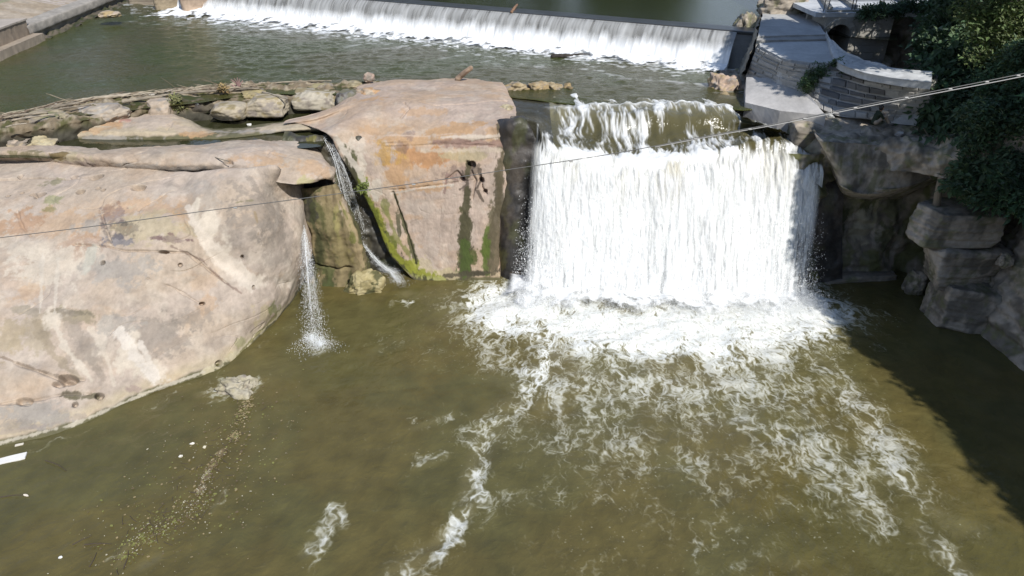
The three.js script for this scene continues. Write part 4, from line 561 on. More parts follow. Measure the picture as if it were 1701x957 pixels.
// ledge slab and the tongue of rock between the ledge pools
{
  const cols = [[[112, 232, 6.85], [112, 224, 7.12], [114, 218, 7.2], [118, 205, 7.45], [126, 196, 7.6], [132, 190, 7.5]], [[150, 236, 6.85], [150, 222, 7.22], [150, 216, 7.32], [155, 204, 7.5], [165, 190, 7.65], [172, 184, 7.5]], [[215, 236, 6.85], [215, 222, 7.24], [215, 216, 7.34], [220, 204, 7.5], [228, 188, 7.65], [232, 182, 7.5]], [[270, 236, 6.85], [270, 223, 7.22], [270, 217, 7.3], [272, 204, 7.5], [274, 192, 7.62], [276, 186, 7.5]], [[308, 236, 6.85], [306, 224, 7.12], [306, 218, 7.2], [306, 210, 7.32], [306, 200, 7.4], [306, 196, 7.1]],
    [[345, 236, 6.85], [345, 230, 7.02], [345, 226, 7.1], [345, 222, 7.14], [345, 216, 7.12], [345, 212, 6.9]], [[390, 233, 6.85], [390, 229, 7.0], [390, 226, 7.06], [390, 222, 7.1], [390, 216, 7.1], [390, 212, 6.9]], [[440, 226, 6.85], [440, 223, 7.0], [440, 220, 7.08], [440, 216, 7.15], [440, 210, 7.15], [440, 206, 6.9]], [[492, 221, 6.85], [492, 218, 7.1], [492, 215, 7.22], [492, 210, 7.3], [492, 204, 7.3], [492, 198, 6.9]], [[545, 222, 6.85], [545, 218, 7.1], [545, 214, 7.26], [545, 207, 7.35], [545, 200, 7.3], [545, 192, 6.9]]].map((c) => c.map(([x, y, h]) => Y(x, y, h)));
  rock('sandstone_ledge', 'flat pink ledge slab with a low tongue of rock between the shallow pools', sweep(cols.map((c) => [lift(c[0], -0.5, 0.1), ...c, lift(c[5], -0.4, -0.1)]), 260, 90), { amp: 0.05, freq: 0.9, fine: 0.02, bed: 0.06, bedFreq: 2.6, crease: 0.08, seed: 17, cracks: [[[[135, 201], [160, 201], [215, 203]], 0.05, 0.1], [[[275, 210], [288, 202], [276, 216]], 0.04, 0.06], [[[280, 228], [310, 224]], 0.04, 0.05]], stains: [[170, 205, 1.6, 0.25, C.orange, 0.8, 2], [150, 215, 1.6, 0.3, C.orange, 0.6, 2], [250, 205, 1.2, 0.6, [0.44, 0.36, 0.29], 0.8], [330, 222, 0.8, 0.25, C.orange, 0.7, 2], [210, 200, 0.3, 0.15, [0.35, 0.14, 0.12], 0.6, 2], [420, 218, 1.5, 0.2, C.ash, 0.7], [170, 230, 2, 0.12, C.ash, 0.8], [305, 215, 0.6, 0.4, C.tan, 0.7]], color: sandstone({ seed: 21, grey: 0.3, waterline: true, level: 6.95 }) });
}
{ // the rough sill that carries the driftwood and holds back the river
  const back = [[-120, 214], [0, 196], [100, 175], [200, 160], [330, 146], [430, 139], [560, 137], [630, 134]], front = [[-120, 232], [0, 218], [100, 205], [200, 188], [330, 172], [420, 164], [560, 160], [640, 158]];
  rock('river_sill', 'rough mossy sill of rock under the driftwood along the river edge', sweep(back.map(([x, y], i) => { const b = Y(x, y, 8.08), f = Y(...front[i], 7.85); return [lift(f, -1.2, 0.2), lift(f, -0.2, 0.05), f, f.clone().lerp(b, 0.5).add(V(0, 0.08, 0)), b, lift(b, -0.5, -0.5)]; }), 320, 60), { amp: 0.25, freq: 1.3, fine: 0.1, bed: 0.03, seed: 19, color: (x, y, z, nx, ny) => { const a = fbm(x * 1.2, y * 2, z * 1.2, 4, 0.65); let c = mix3([0.20, 0.155, 0.10], [0.34, 0.285, 0.205], smooth(-0.05, 0.35, a)); c = mix3(c, [0.09, 0.085, 0.03], smooth(0.0, 0.4, fbm(x * 1.7 + 5, y, z * 1.7, 4))); c = mix3([0.055, 0.05, 0.035], c, smooth(7.3, 7.9, y + 0.2 * noise(x * 2, z * 2, 3))); return c.map((v) => v * (1 + 0.25 * noise(x * 7, y * 7, z * 7))); } });
}
// boulders and broken blocks along the ledge
const stone = (seed, base = [0.42, 0.36, 0.265], top = [0.29, 0.235, 0.13], dark = C.grey) => (x, y, z, nx, ny) => { const a = fbm(x * 1.4 + seed, y * 1.8, z * 1.4, 4, 0.6), s = noise(x * 4 + seed, y * 0.5, z * 4); let c = mix3(base, dark, smooth(-0.05, 0.45, a + 0.25 * s)); c = mix3(c, top, smooth(0.1, 0.45, fbm(x * 1.8, y * 2 + seed, z * 1.8, 3) + (ny > 0.6 ? 0.2 : -0.1))); const k = 1 + 0.2 * fbm(x * 6, y * 6, z * 6 + seed, 2); return c.map((v) => v * k); };
blockAt('boulder', 'smooth oval cream boulder standing in the ledge pool by the small spill', 'rock', [345, 171, 403, 195], -36.2, 1.6, { p: 3.6, facets: 3, seed: 3, amp: 0.08, sink: 0.3, color: stone(3) });
blockAt('boulder', 'broken pale block with an arched hollow in its face', 'rock', [402, 160, 468, 188], -36.9, 1.5, { p: 8, facets: 5, seed: 8, amp: 0.12, sink: 0.3, bed: 0.06, turn: -0.1, color: stone(8) });
blockAt('boulder', 'pale squared boulder streaked with brown under a mossy rim', 'rock', [482, 149, 556, 177], -38.3, 1.8, { p: 7, facets: 5, seed: 12, amp: 0.08, sink: 0.3, color: stone(12, [0.46, 0.41, 0.32]) });
blockAt('boulder', 'small square pinkish block at the end of the driftwood', 'rock', [236, 166, 278, 190], -36.2, 1.2, { p: 9, facets: 4, seed: 15, amp: 0.06, sink: 0.2, color: stone(15, [0.42, 0.34, 0.26], C.tan, C.ash) });
blockAt('boulder', 'dark mossy rock lump between the slab and the square block', 'rock', [205, 168, 240, 190], -36.4, 1.2, { p: 3, seed: 18, amp: 0.35, sink: 0.2, color: stone(18, [0.12, 0.1, 0.06], C.deepmoss, C.dark) });
blockAt('boulder', 'round grey boulder left of the pink ledge slab', 'rock', [84, 203, 103, 222], -34.3, 0.8, { p: 2.4, seed: 22, amp: 0.2, sink: 0.15, color: stone(22, [0.36, 0.34, 0.27], C.ash) });
blockAt('boulder', 'small sandy stone perched on the ledge edge by the river', 'rock', [602, 121, 621, 137], -40.6, 0.7, { p: 2.6, seed: 25, amp: 0.2, sink: 0.05, color: stone(25, [0.38, 0.28, 0.22], C.tan) });
blockAt('boulder', 'grey streaked wet block below the river spill beside the orange block', 'rock', [553, 152, 598, 181], -37.6, 1.8, { p: 4, seed: 28, amp: 0.2, sink: 0.3, color: stone(28, [0.2, 0.19, 0.17], [0.16, 0.15, 0.1], C.dark) });
blockAt('boulder', 'cream rock with dark seams at the left end of the middle block', 'rock', [590, 146, 640, 174], -37.9, 1.6, { p: 3.6, seed: 31, amp: 0.2, sink: 0.3, color: stone(31, [0.44, 0.36, 0.27], C.orange) });
blockAt('boulder', 'flat yellowish rock by the river edge left of the perched stone', 'rock', [566, 136, 600, 150], -40.2, 1.6, { p: 3, seed: 33, amp: 0.3, sink: 0.2, color: stone(33, C.sand) });
blockAt('boulder', 'low mossy rock behind the pale squared boulder', 'rock', [455, 139, 500, 153], -40.4, 1.5, { p: 3, seed: 36, amp: 0.3, sink: 0.2, color: stone(36, [0.33, 0.28, 0.15]) });
blockAt('boulder', 'low yellow mossy rock at the waterline above the streaked boulder', 'rock', [500, 138, 552, 151], -40.2, 1.5, { p: 3, seed: 38, amp: 0.3, sink: 0.2, color: stone(38, [0.35, 0.3, 0.16]) });
blockAt('boulder', 'mossy brown rock behind the block with the hollow face', 'rock', [398, 148, 438, 166], -38.6, 1.5, { p: 3.2, seed: 40, amp: 0.3, sink: 0.3, color: stone(40, [0.34, 0.28, 0.14]) });
blockAt('boulder', 'small pale stone standing in the river behind the boulders', 'rock', [426, 137, 441, 150], -40.4, 0.6, { p: 2.6, seed: 43, amp: 0.25, sink: 0.1, color: stone(43) });
blockAt('boulder', 'dark rock sill holding back the river left of the oval boulder', 'rock', [262, 158, 352, 194], -37.4, 1.4, { p: 4, seed: 46, amp: 0.3, sink: 0.4, color: stone(46, [0.10, 0.085, 0.06], C.deepmoss, C.dark) });
blockAt('boulder', 'tan broken rock at the far left edge above the ridge', 'rock', [-40, 212, 44, 246], -32.6, 1.6, { p: 4, seed: 49, amp: 0.3, sink: 0.3, color: stone(49, [0.43, 0.35, 0.24], C.tan) });
blockAt('boulder', 'pale split rock lying in the shallow water on the left', 'rock', [38, 226, 84, 246], -32.8, 1.2, { p: 4, seed: 52, amp: 0.4, sink: 0.3, roll: -0.12, color: stone(52, [0.46, 0.4, 0.26], C.sand) });
blockAt('boulder', 'long tan rock under the driftwood at the left edge', 'rock', [-60, 186, 112, 216], -33.9, 1.8, { p: 3, seed: 55, amp: 0.35, sink: 0.4, roll: 0.1, color: stone(55, [0.34, 0.29, 0.2], [0.2, 0.19, 0.1]) });
blockAt('boulder', 'pale flat rock under the driftwood above the pink slab', 'rock', [112, 174, 205, 200], -35.0, 1.6, { p: 3.4, seed: 57, amp: 0.25, sink: 0.4, roll: 0.08, color: stone(57, [0.42, 0.35, 0.27], C.ash) });
// shelf of broken stone running out to the right of the block
[[832, 138, 880, 158, 'tan jagged stone where the shelf leaves the middle block'], [874, 138, 915, 157, 'pale jagged stone in the middle of the rock shelf'], [908, 139, 938, 155, 'ochre jagged stone near the end of the rock shelf'], [932, 141, 958, 156, 'dark brown stone at the tip of the rock shelf']].forEach(([a, b, c, d, l], i) => blockAt('shelf_stone', l, 'rock', [a, b, c, d], -39.6 - i * 0.1, 1.3, { p: 3.2, seed: 61 + i, amp: 0.45, sink: 0.3, bed: 0.1, color: stone(61 + i, i === 3 ? [0.2, 0.15, 0.08] : [0.40, 0.32, 0.2], [0.33, 0.24, 0.12]) }));
blockAt('shelf_stone', 'cream stone chip on the lip at the right corner of the middle block', 'rock', [828, 176, 855, 196], -35.4, 0.8, { p: 3, seed: 71, amp: 0.3, sink: 0.1, color: stone(71, [0.48, 0.41, 0.27]) });
// small rock in the pool
blockAt('boulder', 'small jagged cream rock breaking the surface of the pool', 'rock', [362, 632, 422, 668], -22.3, 1.0, { p: 2.4, seed: 77, amp: 0.55, sink: 0.45, bed: 0.1, roll: 0.12, color: stone(77, [0.42, 0.38, 0.29], [0.36, 0.32, 0.22], C.grey) });

// right bank: rock bench above the cliff, overhang, recess, strata, pillar, side wall
const bankStone = (seed, base = [0.41, 0.35, 0.28]) => (x, y, z) => { const a = fbm(x * 0.8 + seed, y * 0.8, z * 0.8, 4, 0.6), s = noise(x * 3.2 + seed, y * 0.3, z * 1.2) + 0.5 * noise(x * 8 + seed, y * 0.4, z * 3), f = fbm(x * 4, y * 4, z * 4, 2); let c = mix3(base, [0.19, 0.165, 0.13], smooth(-0.15, 0.4, a + 0.45 * s)); c = mix3(c, [0.15, 0.155, 0.06], 0.6 * smooth(0.12, 0.42, fbm(x * 1.1 + 7, y * 0.8 + seed, z * 1.1, 5, 0.65))); c = mix3(c, [0.42, 0.38, 0.33], smooth(0.2, 0.5, s - a * 0.3) * 0.5); const k = 1 + 0.25 * f; return c.map((v) => v * k); };  // stains and moss, plus some of the bank shade put into the tone
{
  const front = [[1188, 168, 7.75], [1240, 186, 7.7], [1300, 206, 7.55], [1370, 236, 7.3], [1440, 236, 7.5], [1500, 240, 7.7], [1575, 250, 7.9], [1720, 270, 8.2]], back = [[1196, 118, 8.1], [1250, 112, 8.3], [1320, 120, 8.5], [1390, 130, 8.6], [1470, 145, 8.6], [1540, 160, 8.7], [1620, 165, 9.6], [1760, 165, 11]];
  const net = front.map(([x, y, h], i) => { const a = Y(x, y, h), b = Y(...back[i]); return [lift(a, -1.2, 0.15), a, a.clone().lerp(b, 0.3), a.clone().lerp(b, 0.65), b]; });
  rock('rock_bench', 'dark broken rock bench between the right cliff top and the stone wall', sweep(net, 260, 120), { amp: 0.35, freq: 0.9, fine: 0.08, bed: 0.05, seed: 51, stains: [[1210, 150, 0.8, 0.7, [0.44, 0.33, 0.25], 0.9, 1.5], [1200, 160, 0.5, 0.4, [0.4, 0.3, 0.16], 0.8], [1265, 190, 0.5, 0.4, [0.45, 0.37, 0.25], 0.9]], color: bankStone(3) });
  blockAt('boulder', 'sunlit pinkish rock at the water edge below the concrete apron', 'rock', [1180, 127, 1236, 172], -39.6, 1.8, { p: 3, seed: 81, amp: 0.35, sink: 0.3, color: stone(81, [0.44, 0.33, 0.25], [0.4, 0.3, 0.16], C.ash) });
  blockAt('boulder', 'small cream rock at the corner of the concrete apron', 'rock', [1248, 168, 1282, 196], -36.6, 1.0, { p: 3, seed: 84, amp: 0.4, sink: 0.2, color: stone(84, [0.46, 0.38, 0.26]) });
  blockAt('rock_slab', 'brown flat slab lying above the right edge of the falls', 'rock', [1322, 196, 1452, 238], -33.0, 2.4, { p: 12, facets: 4, upright: true, seed: 87, amp: 0.06, sink: 0.3, roll: 0.06, detail: 30, color: bankStone(8) });
}
{ // overhanging block
  const rows = [[-33.6, [[1400, 330], [1440, 332], [1500, 330], [1560, 305], [1582, 300]]], [-31.2, [[1402, 312], [1442, 322], [1500, 312], [1562, 292], [1580, 288]]], [-31.3, [[1388, 275], [1435, 278], [1500, 275], [1564, 268], [1580, 266]]], [-31.6, [[1368, 236], [1425, 240], [1495, 246], [1564, 248], [1578, 248]]], [-32.6, [[1366, 226], [1425, 224], [1492, 224], [1560, 236], [1575, 238]]], [-33.4, [[1370, 222], [1425, 214], [1490, 214], [1556, 228], [1572, 232]]]].map(([z, r]) => r.map(([x, y]) => Z(x, y, z)));
  const net = [0, 1, 2, 3, 4].map((i) => rows.map((r) => r[i]).flatMap((p, k, a) => k === 1 || k === 3 ? [p, p.clone().lerp(a[k + 1], 0.06)] : [p])); net.unshift(net[0].map((p) => lift(p, 0.1, -1.4, 0.05))); net.push(net[net.length - 1].map((p) => lift(p, 0, -1.2, 0.1)));
  rock('overhang_block', 'grey streaked sandstone overhang jutting from the right cliff', sweep(net, 170, 130), { amp: 0.06, freq: 0.7, fine: 0.02, bed: 0.02, flute: 0.03, seed: 55, color: bankStone(12) });
}
{ // recess under it
  const net = [[1300, -32.5], [1350, -32.4], [1400, -32.9], [1450, -33.1], [1500, -33.1], [1560, -32.6], [1640, -31.2], [1700, -29.8]].map(([x, z]) => [[520, 0.9], [455, 0.4], [400, 0.1], [340, 0], [290, 0], [255, 0]].map(([y, d]) => Z(x, y, z + d)));
  rock('cliff_recess', 'deeply shaded mossy cliff under the overhang on the right', sweep(net, 200, 140), { amp: 0.5, freq: 0.6, fine: 0.06, bed: 0.12, seed: 59, stains: [[1432, 370, 0.45, 0.9, [0.36, 0.33, 0.24], 0.9, 1.2], [1455, 350, 0.12, 1.0, [0.34, 0.31, 0.2], 0.9], [1425, 385, 0.5, 0.5, [0.38, 0.35, 0.26], 0.8], [1390, 370, 0.6, 1.0, C.deepmoss, 0.8], [1470, 390, 0.5, 0.8, [0.09, 0.10, 0.03], 0.7]], color: (x, y, z, nx, ny) => mix3(bankStone(66, [0.26, 0.225, 0.17])(x, y, z), [0.11, 0.115, 0.035], smooth(-0.05, 0.3, fbm(x * 0.8, y * 0.5, z * 0.8, 4)) * 0.85) });  // mossy rock, its colour darkened further to deepen the shade under the overhang
}
[[1346, 452, 1500, 474, -31.6, 'upper dark shelf of layered rock above the waterline on the right'], [1352, 470, 1540, 490, -31.2, 'lower dark shelf of layered rock at the waterline on the right']].forEach(([a, b, c, d, z, l], i) => blockAt('rock_shelf', l, 'rock', [a, b, c, d + 6], z, 1.6, { p: 8, seed: 91 + i, amp: 0.12, sink: 0.4, bed: 0.1, detail: 30, color: bankStone(20 + i, [0.25, 0.215, 0.17]) }));
blockAt('boulder', 'small pale stone block wedged on the shelf beside the pillar', 'rock', [1508, 452, 1538, 488], -30.4, 0.8, { p: 5, seed: 95, amp: 0.2, sink: 0.2, color: bankStone(25) });
{ // the pillar of stacked blocks
  const t = thing('rock_pillar', 'leaning pillar of stacked grey sandstone blocks at the right cliff foot', 'rock');
  const part = (px, z, depth, o) => { const m = blockAt('pillar_block', '', '', px, z, depth, o); scene.remove(m); m.name = 'pillar_block'; m.userData = {}; t.add(m); return m; };
  part([1530, 342, 1662, 412], -28.2, 2.6, { p: 14, facets: 7, upright: true, seed: 101, amp: 0.07, detail: 34, roll: 0.02, bed: 0.09, sink: 0.1, color: bankStone(31) });
  part([1545, 402, 1668, 482], -27.9, 2.4, { p: 14, facets: 7, upright: true, seed: 104, amp: 0.07, detail: 34, bed: 0.09, sink: 0.1, roll: -0.03, color: bankStone(34) });
  part([1558, 474, 1648, 566], -26.9, 2.2, { p: 14, facets: 7, upright: true, seed: 107, amp: 0.06, detail: 34, bed: 0.09, sink: 0.6, roll: -0.05, color: bankStone(37) });
  part([1540, 470, 1572, 530], -28.3, 1.2, { p: 4, seed: 110, amp: 0.25, sink: 0.3, color: bankStone(40) });
  blockAt('boulder', 'round pale stone stuck beside the pillar of stacked blocks', 'rock', [1660, 422, 1684, 448], -27.4, 0.6, { p: 2.4, seed: 113, amp: 0.2, sink: 0, color: bankStone(43) });
}
{ // right side wall of the pool: layered
  const pts = [V(22.6, 0, -30.2), V(21.9, 0, -27.6), V(21.75, 0, -26.6), V(21.9, 0, -25), V(22.0, 0, -22.5), V(22.3, 0, -19), V(22.4, 0, -15), V(22.6, 0, -8)];
  const net = pts.map((p) => [-1.2, 0, 1.2, 2.6, 4.2, 6.0, 7.4, 8.4].map((h, k) => V(p.x + [-0.3, 0, 0.25, 0.6, 1.2, 2.0, 2.8, 4][k], h, p.z - 0.2 * k)));
  rock('layered_cliff', 'shaded cliff of thin rock layers along the right side of the pool', sweep(net, 240, 220), { flip: false, amp: 0.3, freq: 0.6, fine: 0.06, bed: 0.16, bedFreq: 1.6, seed: 63, color: bankStone(50) });
}

// ------------------------------------------------------------------ weir
{
  const crestR = Y(1226, 50, 10.15), crestL0 = Y(640, 0.5, 10.15), dir = crestL0.clone().sub(crestR).setY(0).normalize(), crestL = crestR.clone().addScaledVector(dir, 72), back = V(-dir.z, 0, dir.x); if (back.z > 0) back.negate();
  const fwd = back.clone().negate(), t = thing('weir', 'long low concrete weir with a thin sheet of water running over it', 'weir');
  const at = (s, f, h) => crestR.clone().addScaledVector(dir, s).addScaledVector(fwd, f).setY(h);
  // body and crest
  const S = [-1.5, 0, 10, 20, 30, 38, 45, 51];
  const body = sweep(S.map((s) => [at(s, 1.5, 6.8), at(s, 1.2, 7.9), at(s, 0.5, 9.2), at(s, 0.12, 9.86), at(s, 0.05, 9.95)]).reverse(), 200, 30);
  mesh('weir_face', colored(body, (x, y, z) => { const k = 1 + 0.3 * fbm(x * 0.8, y * 0.8, z * 0.8, 3); return [0.12 * k, 0.115 * k, 0.10 * k]; }), M.wet, t);
  const cap = sweep(S.map((s) => [at(s, 0.10, 9.93), at(s, 0.14, 10.06), at(s, 0.06, 10.12), at(s, -0.6, 10.13), at(s, -1.55, 10.11), at(s, -1.7, 9.9)]).reverse(), 240, 40);
  mesh('weir_crest', colored(cap, (x, y, z) => { const k = 1 + 0.25 * fbm(x * 0.9, 1, z * 0.9, 4); return [0.05 * k, 0.052 * k, 0.052 * k]; }), new THREE.MeshPhysicalMaterial({ vertexColors: true, roughness: 0.34, ior: 1.33, bumpMap: rippleBump, bumpScale: 0.02 }), t);
  const sheet = (push, seed, fn) => {
    const nu = 1100, nv = 70, g = sweep(S.slice(1).map((s) => Array.from({ length: 7 }, (_, k) => { const h = k / 6; return at(s, 0.14 + push + 1.35 * Math.sqrt(h) * 0.75 + 0.45 * h, lerp(10.05, 7.85, h)); })).reverse(), nu, nv), P = g.attributes.position;
    for (let i = 0; i < P.count; i++) { const u = (i / (nv + 1) | 0) / nu * 51, v = (i % (nv + 1)) / nv, d = 0.12 * v * noise(u * 1.6 + seed, v * 1.2, 3) + 0.06 * v * noise(u * 5, v * 2, seed); P.array[i * 3] += fwd.x * d; P.array[i * 3 + 2] += fwd.z * d; }
    g.computeVertexNormals();
    return colored(g, (x, y, z, a, b, i) => { const u = (i / (nv + 1) | 0) / nu * 51, v = (i % (nv + 1)) / nv; return fn(u, v); }, true);
  };
  const str = (u, v, s) => 0.5 * noise(u * 2.6 + s, v * 1.2, 4) + 0.45 * noise(u * 6.5, v * 1.1, s) + 0.3 * noise(u * 1.2, v, s + 5) + 0.2 * noise(u * 12, v * 2, s + 2);
  mesh('water_sheet', sheet(0, 3, (u, v) => [0.58, 0.58, 0.565, clamp(0.45 + 0.55 * str(u, v, 3) + 0.8 * smooth(0.4, 0.75, v + 0.1 * noise(u * 0.8, 2, 2)))]), whiteWater, t);
  mesh('water_sheet', sheet(0.12, 9, (u, v) => [0.82, 0.825, 0.82, clamp(-0.35 + 0.6 * str(u, v, 13) + 1.5 * smooth(0.3, 0.9, v + 0.14 * noise(u * 0.7, 5, 2) + 0.004 * u))]), whiteWater, t);
  const boil = sweep(S.slice(1).map((s) => [at(s, 1.15, 8.2), at(s, 1.5, 8.35), at(s, 2.0 + s * 0.012, 8.22), at(s, 2.7 + s * 0.03, 8.05), at(s, 3.4 + s * 0.045, 7.93)]).map((r) => r.reverse()).reverse(), 700, 50), BP = boil.attributes.position;
  for (let i = 0; i < BP.count; i++) { const x = BP.getX(i), y = BP.getY(i), z = BP.getZ(i); BP.setY(i, y + 0.09 * fbm(x * 1.1, z * 1.1, 3.5, 3) + 0.03 * noise(x * 4, z * 4, 5)); }
  boil.computeVertexNormals();
  colored(boil, (x, y, z, u, v, i) => { const k = (i % 51) / 50, n = fbm(x * 1.2, z * 1.2, 5.5, 4, 0.65); return [0.80, 0.805, 0.80, smooth(0.30, -0.12, 0.75 - k * 1.5 - n * 0.8)]; }, true);
  mesh('boiling_foam', boil, whiteWater, t);
  // driftwood on the crest, stump and log below it
  const log = (name, label, a, b, r0, r1, c = [0.2, 0.15, 0.1], seed = 1, more = []) => {
    const mid = a.clone().lerp(b, 0.5).add(V(0, 0.04, 0.06)), g = tubeGeo([a, a.clone().lerp(b, 0.25).add(V(0, 0.02, -0.03)), mid, b], r0, { seg: 22, sides: 9, r2: r1 }), P = g.attributes.position;
    for (let i = 0; i < P.count; i++) { const k = r0 * 0.3 * fbm(P.getX(i) * 5 + seed, P.getY(i) * 5, P.getZ(i) * 5, 3); P.setXYZ(i, P.getX(i) + k, P.getY(i) + k, P.getZ(i) + k); }
    const cap0 = new THREE.SphereGeometry(r0 * 0.98, 9, 6); cap0.scale(1, 1, 1); cap0.translate(a.x, a.y, a.z); const cap1 = new THREE.SphereGeometry(r1 * 0.98, 9, 6); cap1.translate(b.x, b.y, b.z);
    const all = mergeGeometries([g, cap0, cap1, ...more.map((p) => tubeGeo(p, r1 * 0.6, { sides: 5, r2: r1 * 0.25 }))]); all.computeVertexNormals();
    colored(all, (x, y, z) => { const k = 1 + 0.45 * fbm(x * 3 + seed, y * 3, z * 3, 3); return c.map((q) => q * k); });
    return tag(mesh(name, all, M.rock), label, 'driftwood');
  };
  log('driftwood', 'brown branch stranded on the crest of the weir', at(0, 0, 0).add(Y(850, 20, 10.1)).sub(at(0, 0, 0)), Y(859, 8, 10.25), 0.12, 0.08, [0.26, 0.15, 0.09], 2);
  const st = Y(1153, 100, 8.15), stump = log('log', 'cut end of a wet log poking out of the white water under the weir', st.clone().add(V(0.3, -0.1, -1.2)), st.clone().add(V(0, 0.25, 0.2)), 0.3, 0.27, [0.09, 0.075, 0.045], 5);
  log('log', 'dark waterlogged trunk lying in the river below the weir', Y(918, 94, 8.05), Y(950, 93, 8.08), 0.16, 0.13, [0.05, 0.042, 0.035], 7, [[Y(948, 92, 8.1), Y(962, 90, 8.2), Y(980, 90, 8.1)]]);
  log('log', 'weathered log standing aslant at the back edge of the middle block', Y(760, 131, 8.25), Y(782, 113, 8.9), 0.17, 0.14, [0.33, 0.24, 0.17], 9);
  // driftwood along the left ledge
  [[4, 196, 78, 187, 0.07, 'long thin driftwood pole at the far left water edge'], [70, 183, 130, 171, 0.09, 'grey driftwood pole in the pile above the pink slab'], [128, 169, 216, 157, 0.12, 'pale straight driftwood log along the river edge'], [205, 169, 268, 160, 0.10, 'tan driftwood log behind the square pinkish block'], [60, 188, 150, 174, 0.05, 'slender brown stick lying along the driftwood pile'], [20, 200, 90, 190, 0.045, 'slender grey stick lowest in the driftwood pile'], [250, 163, 305, 153, 0.06, 'brown broken pole by the grass tuft'], [298, 156, 372, 150, 0.08, 'dark reddish log holding weeds above the small spill'], [436, 153, 475, 164, 0.05, 'pale stick leaning across the rocks beside the arched block'], [452, 138, 550, 134, 0.05, 'bleached pole lying at the river edge behind the streaked boulder'], [380, 150, 430, 147, 0.07, 'mossy log behind the oval boulder'], [10, 211, 44, 205, 0.04, 'bent stick over the dark gap at the left edge'], [345, 259, 380, 268, 0.03, 'short stick caught beside the ridge groove']]
    .forEach(([a, b, c, d, r, l], i) => { const h = b > 240 ? 7.1 : 8.16 + (b < 165 ? 0 : 0.05); log('driftwood', l, Y(a, b, h), Y(c, d, h + 0.06), r, r * 0.7, [[0.34, 0.29, 0.22], [0.26, 0.22, 0.17], [0.42, 0.36, 0.28]][i % 3], 20 + i); });

  // left bank: wall, cap block, paved slope, abutment blocks
  const lb = (x, y, h = 8) => Y(x, y, h), cc = concreteColor([0.36, 0.295, 0.225], 3), cg = concreteColor([0.36, 0.34, 0.30], 5);
  const e0 = lb(56, 66), e1 = lb(196, 6), ed = e1.clone().sub(e0).normalize(), eo = V(ed.z, 0, -ed.x); if (eo.x > 0) eo.negate();
  const W = (s, o, h) => e0.clone().addScaledVector(ed, s).addScaledVector(eo, o).setY(h);
  const wall = thing('bank_wall', 'low weathered concrete river wall with a rounded kerb on the left bank', 'wall');
  const strip = (prof, s0, s1, n, m, col, noiseAmp = 0.04) => { const g = sweep(Array.from({ length: 9 }, (_, i) => prof.map(([o, h]) => W(lerp(s0, s1, i / 8), o, h))), n, m); return rockGeo(g, { amp: noiseAmp, freq: 0.7, fine: 0.02, bed: 0.0, color: col, seed: 4 }); };
  mesh('wall_face', strip([[-0.12, 7.4], [-0.08, 8.2], [-0.06, 8.55], [0.1, 8.6]], -1.2, 30, 90, 12, concreteColor([0.26, 0.23, 0.18], 2)), M.concrete, wall);
  mesh('kerb', strip([[0.1, 8.5], [-0.3, 8.5], [-0.4, 8.62], [-0.38, 9.02], [-0.26, 9.17], [0.3, 9.22], [0.95, 9.2]], -1.2, 30, 110, 34, concreteColor([0.37, 0.335, 0.29], 6)), M.concrete, wall);
  const pave = strip([[0.85, 9.19], [2.5, 9.5], [5.5, 10.2], [9, 11.2]], -14, 34, 150, 60, (x, y, z) => { const s = ((x - e0.x) * ed.x + (z - e0.z) * ed.z), o = ((x - e0.x) * eo.x + (z - e0.z) * eo.z), a = fbm(x * 0.5, z * 0.5, 3, 4), f = fbm(x * 4, z * 4, 6, 2); let c = mix3([0.36, 0.285, 0.20], [0.42, 0.35, 0.27], smooth(-0.2, 0.3, a)); if (o > 4.2 + 0.5 * noise(s * 0.5, 2, 2)) c = mix3(c, [0.26, 0.27, 0.16], 0.75); if (s > 9 && o < 4 && ((s * 1.25 + 0.4 * noise(o, s, 3)) % 1) < 0.45) c = mix3(c, [0.52, 0.46, 0.43], 0.7); const k = 1 + 0.2 * f; return c.map((v) => v * k); });
  tag(mesh('paved_bank', pave, M.concrete), 'dusty paved slope rising behind the kerb of the left river wall', 'bank').userData.kind = 'structure';
  delete scene.children[scene.children.length - 1].userData.category;
  // stepped block at the near end of that wall
  const blk = thing('wall_block', 'stepped concrete block at the near end of the left river wall', 'wall');
  const boxAt = (x0, x1, h0, h1, o0, o1, col, name, jit = 0.02) => { const top = [W(x0, o0, h1), W(x1, o0, h1), W(x1, o1, h1), W(x0, o1, h1)]; return mesh(name, slabGeo(top, h1 - h0, { jitter: jit, step: 0.3, color: col, seed: (x0 * 7) | 0 }), M.concrete, blk); };
  boxAt(-9, -0.55, 7.3, 8.55, -1.05, 1.6, cc, 'foot_step'); boxAt(-9, -1.0, 8.5, 9.55, -0.35, 2.2, concreteColor([0.30, 0.24, 0.18], 9), 'upper_block'); boxAt(-9, -0.9, 9.551, 9.66, -0.42, 2.9, concreteColor([0.46, 0.40, 0.34], 12), 'cap_slab');
  // hand rail over the bank
  const railing = thing('hand_rail', 'thin pale metal railing posts standing on the paved left bank', 'railing');
  [[16, 5], [4, 6.2], [10, 5.2], [21, 5.4]].forEach(([s, o]) => mesh('post', tubeGeo([W(s, o, 9.9), W(s, o, 12.2)], 0.05, { sides: 8 }), plain([0.45, 0.42, 0.38], 0.6), railing));
  mesh('rail', tubeGeo([W(-6, 6, 12.15), W(30, 5, 12.15)], 0.05, { sides: 8 }), plain([0.45, 0.42, 0.38], 0.6), railing);
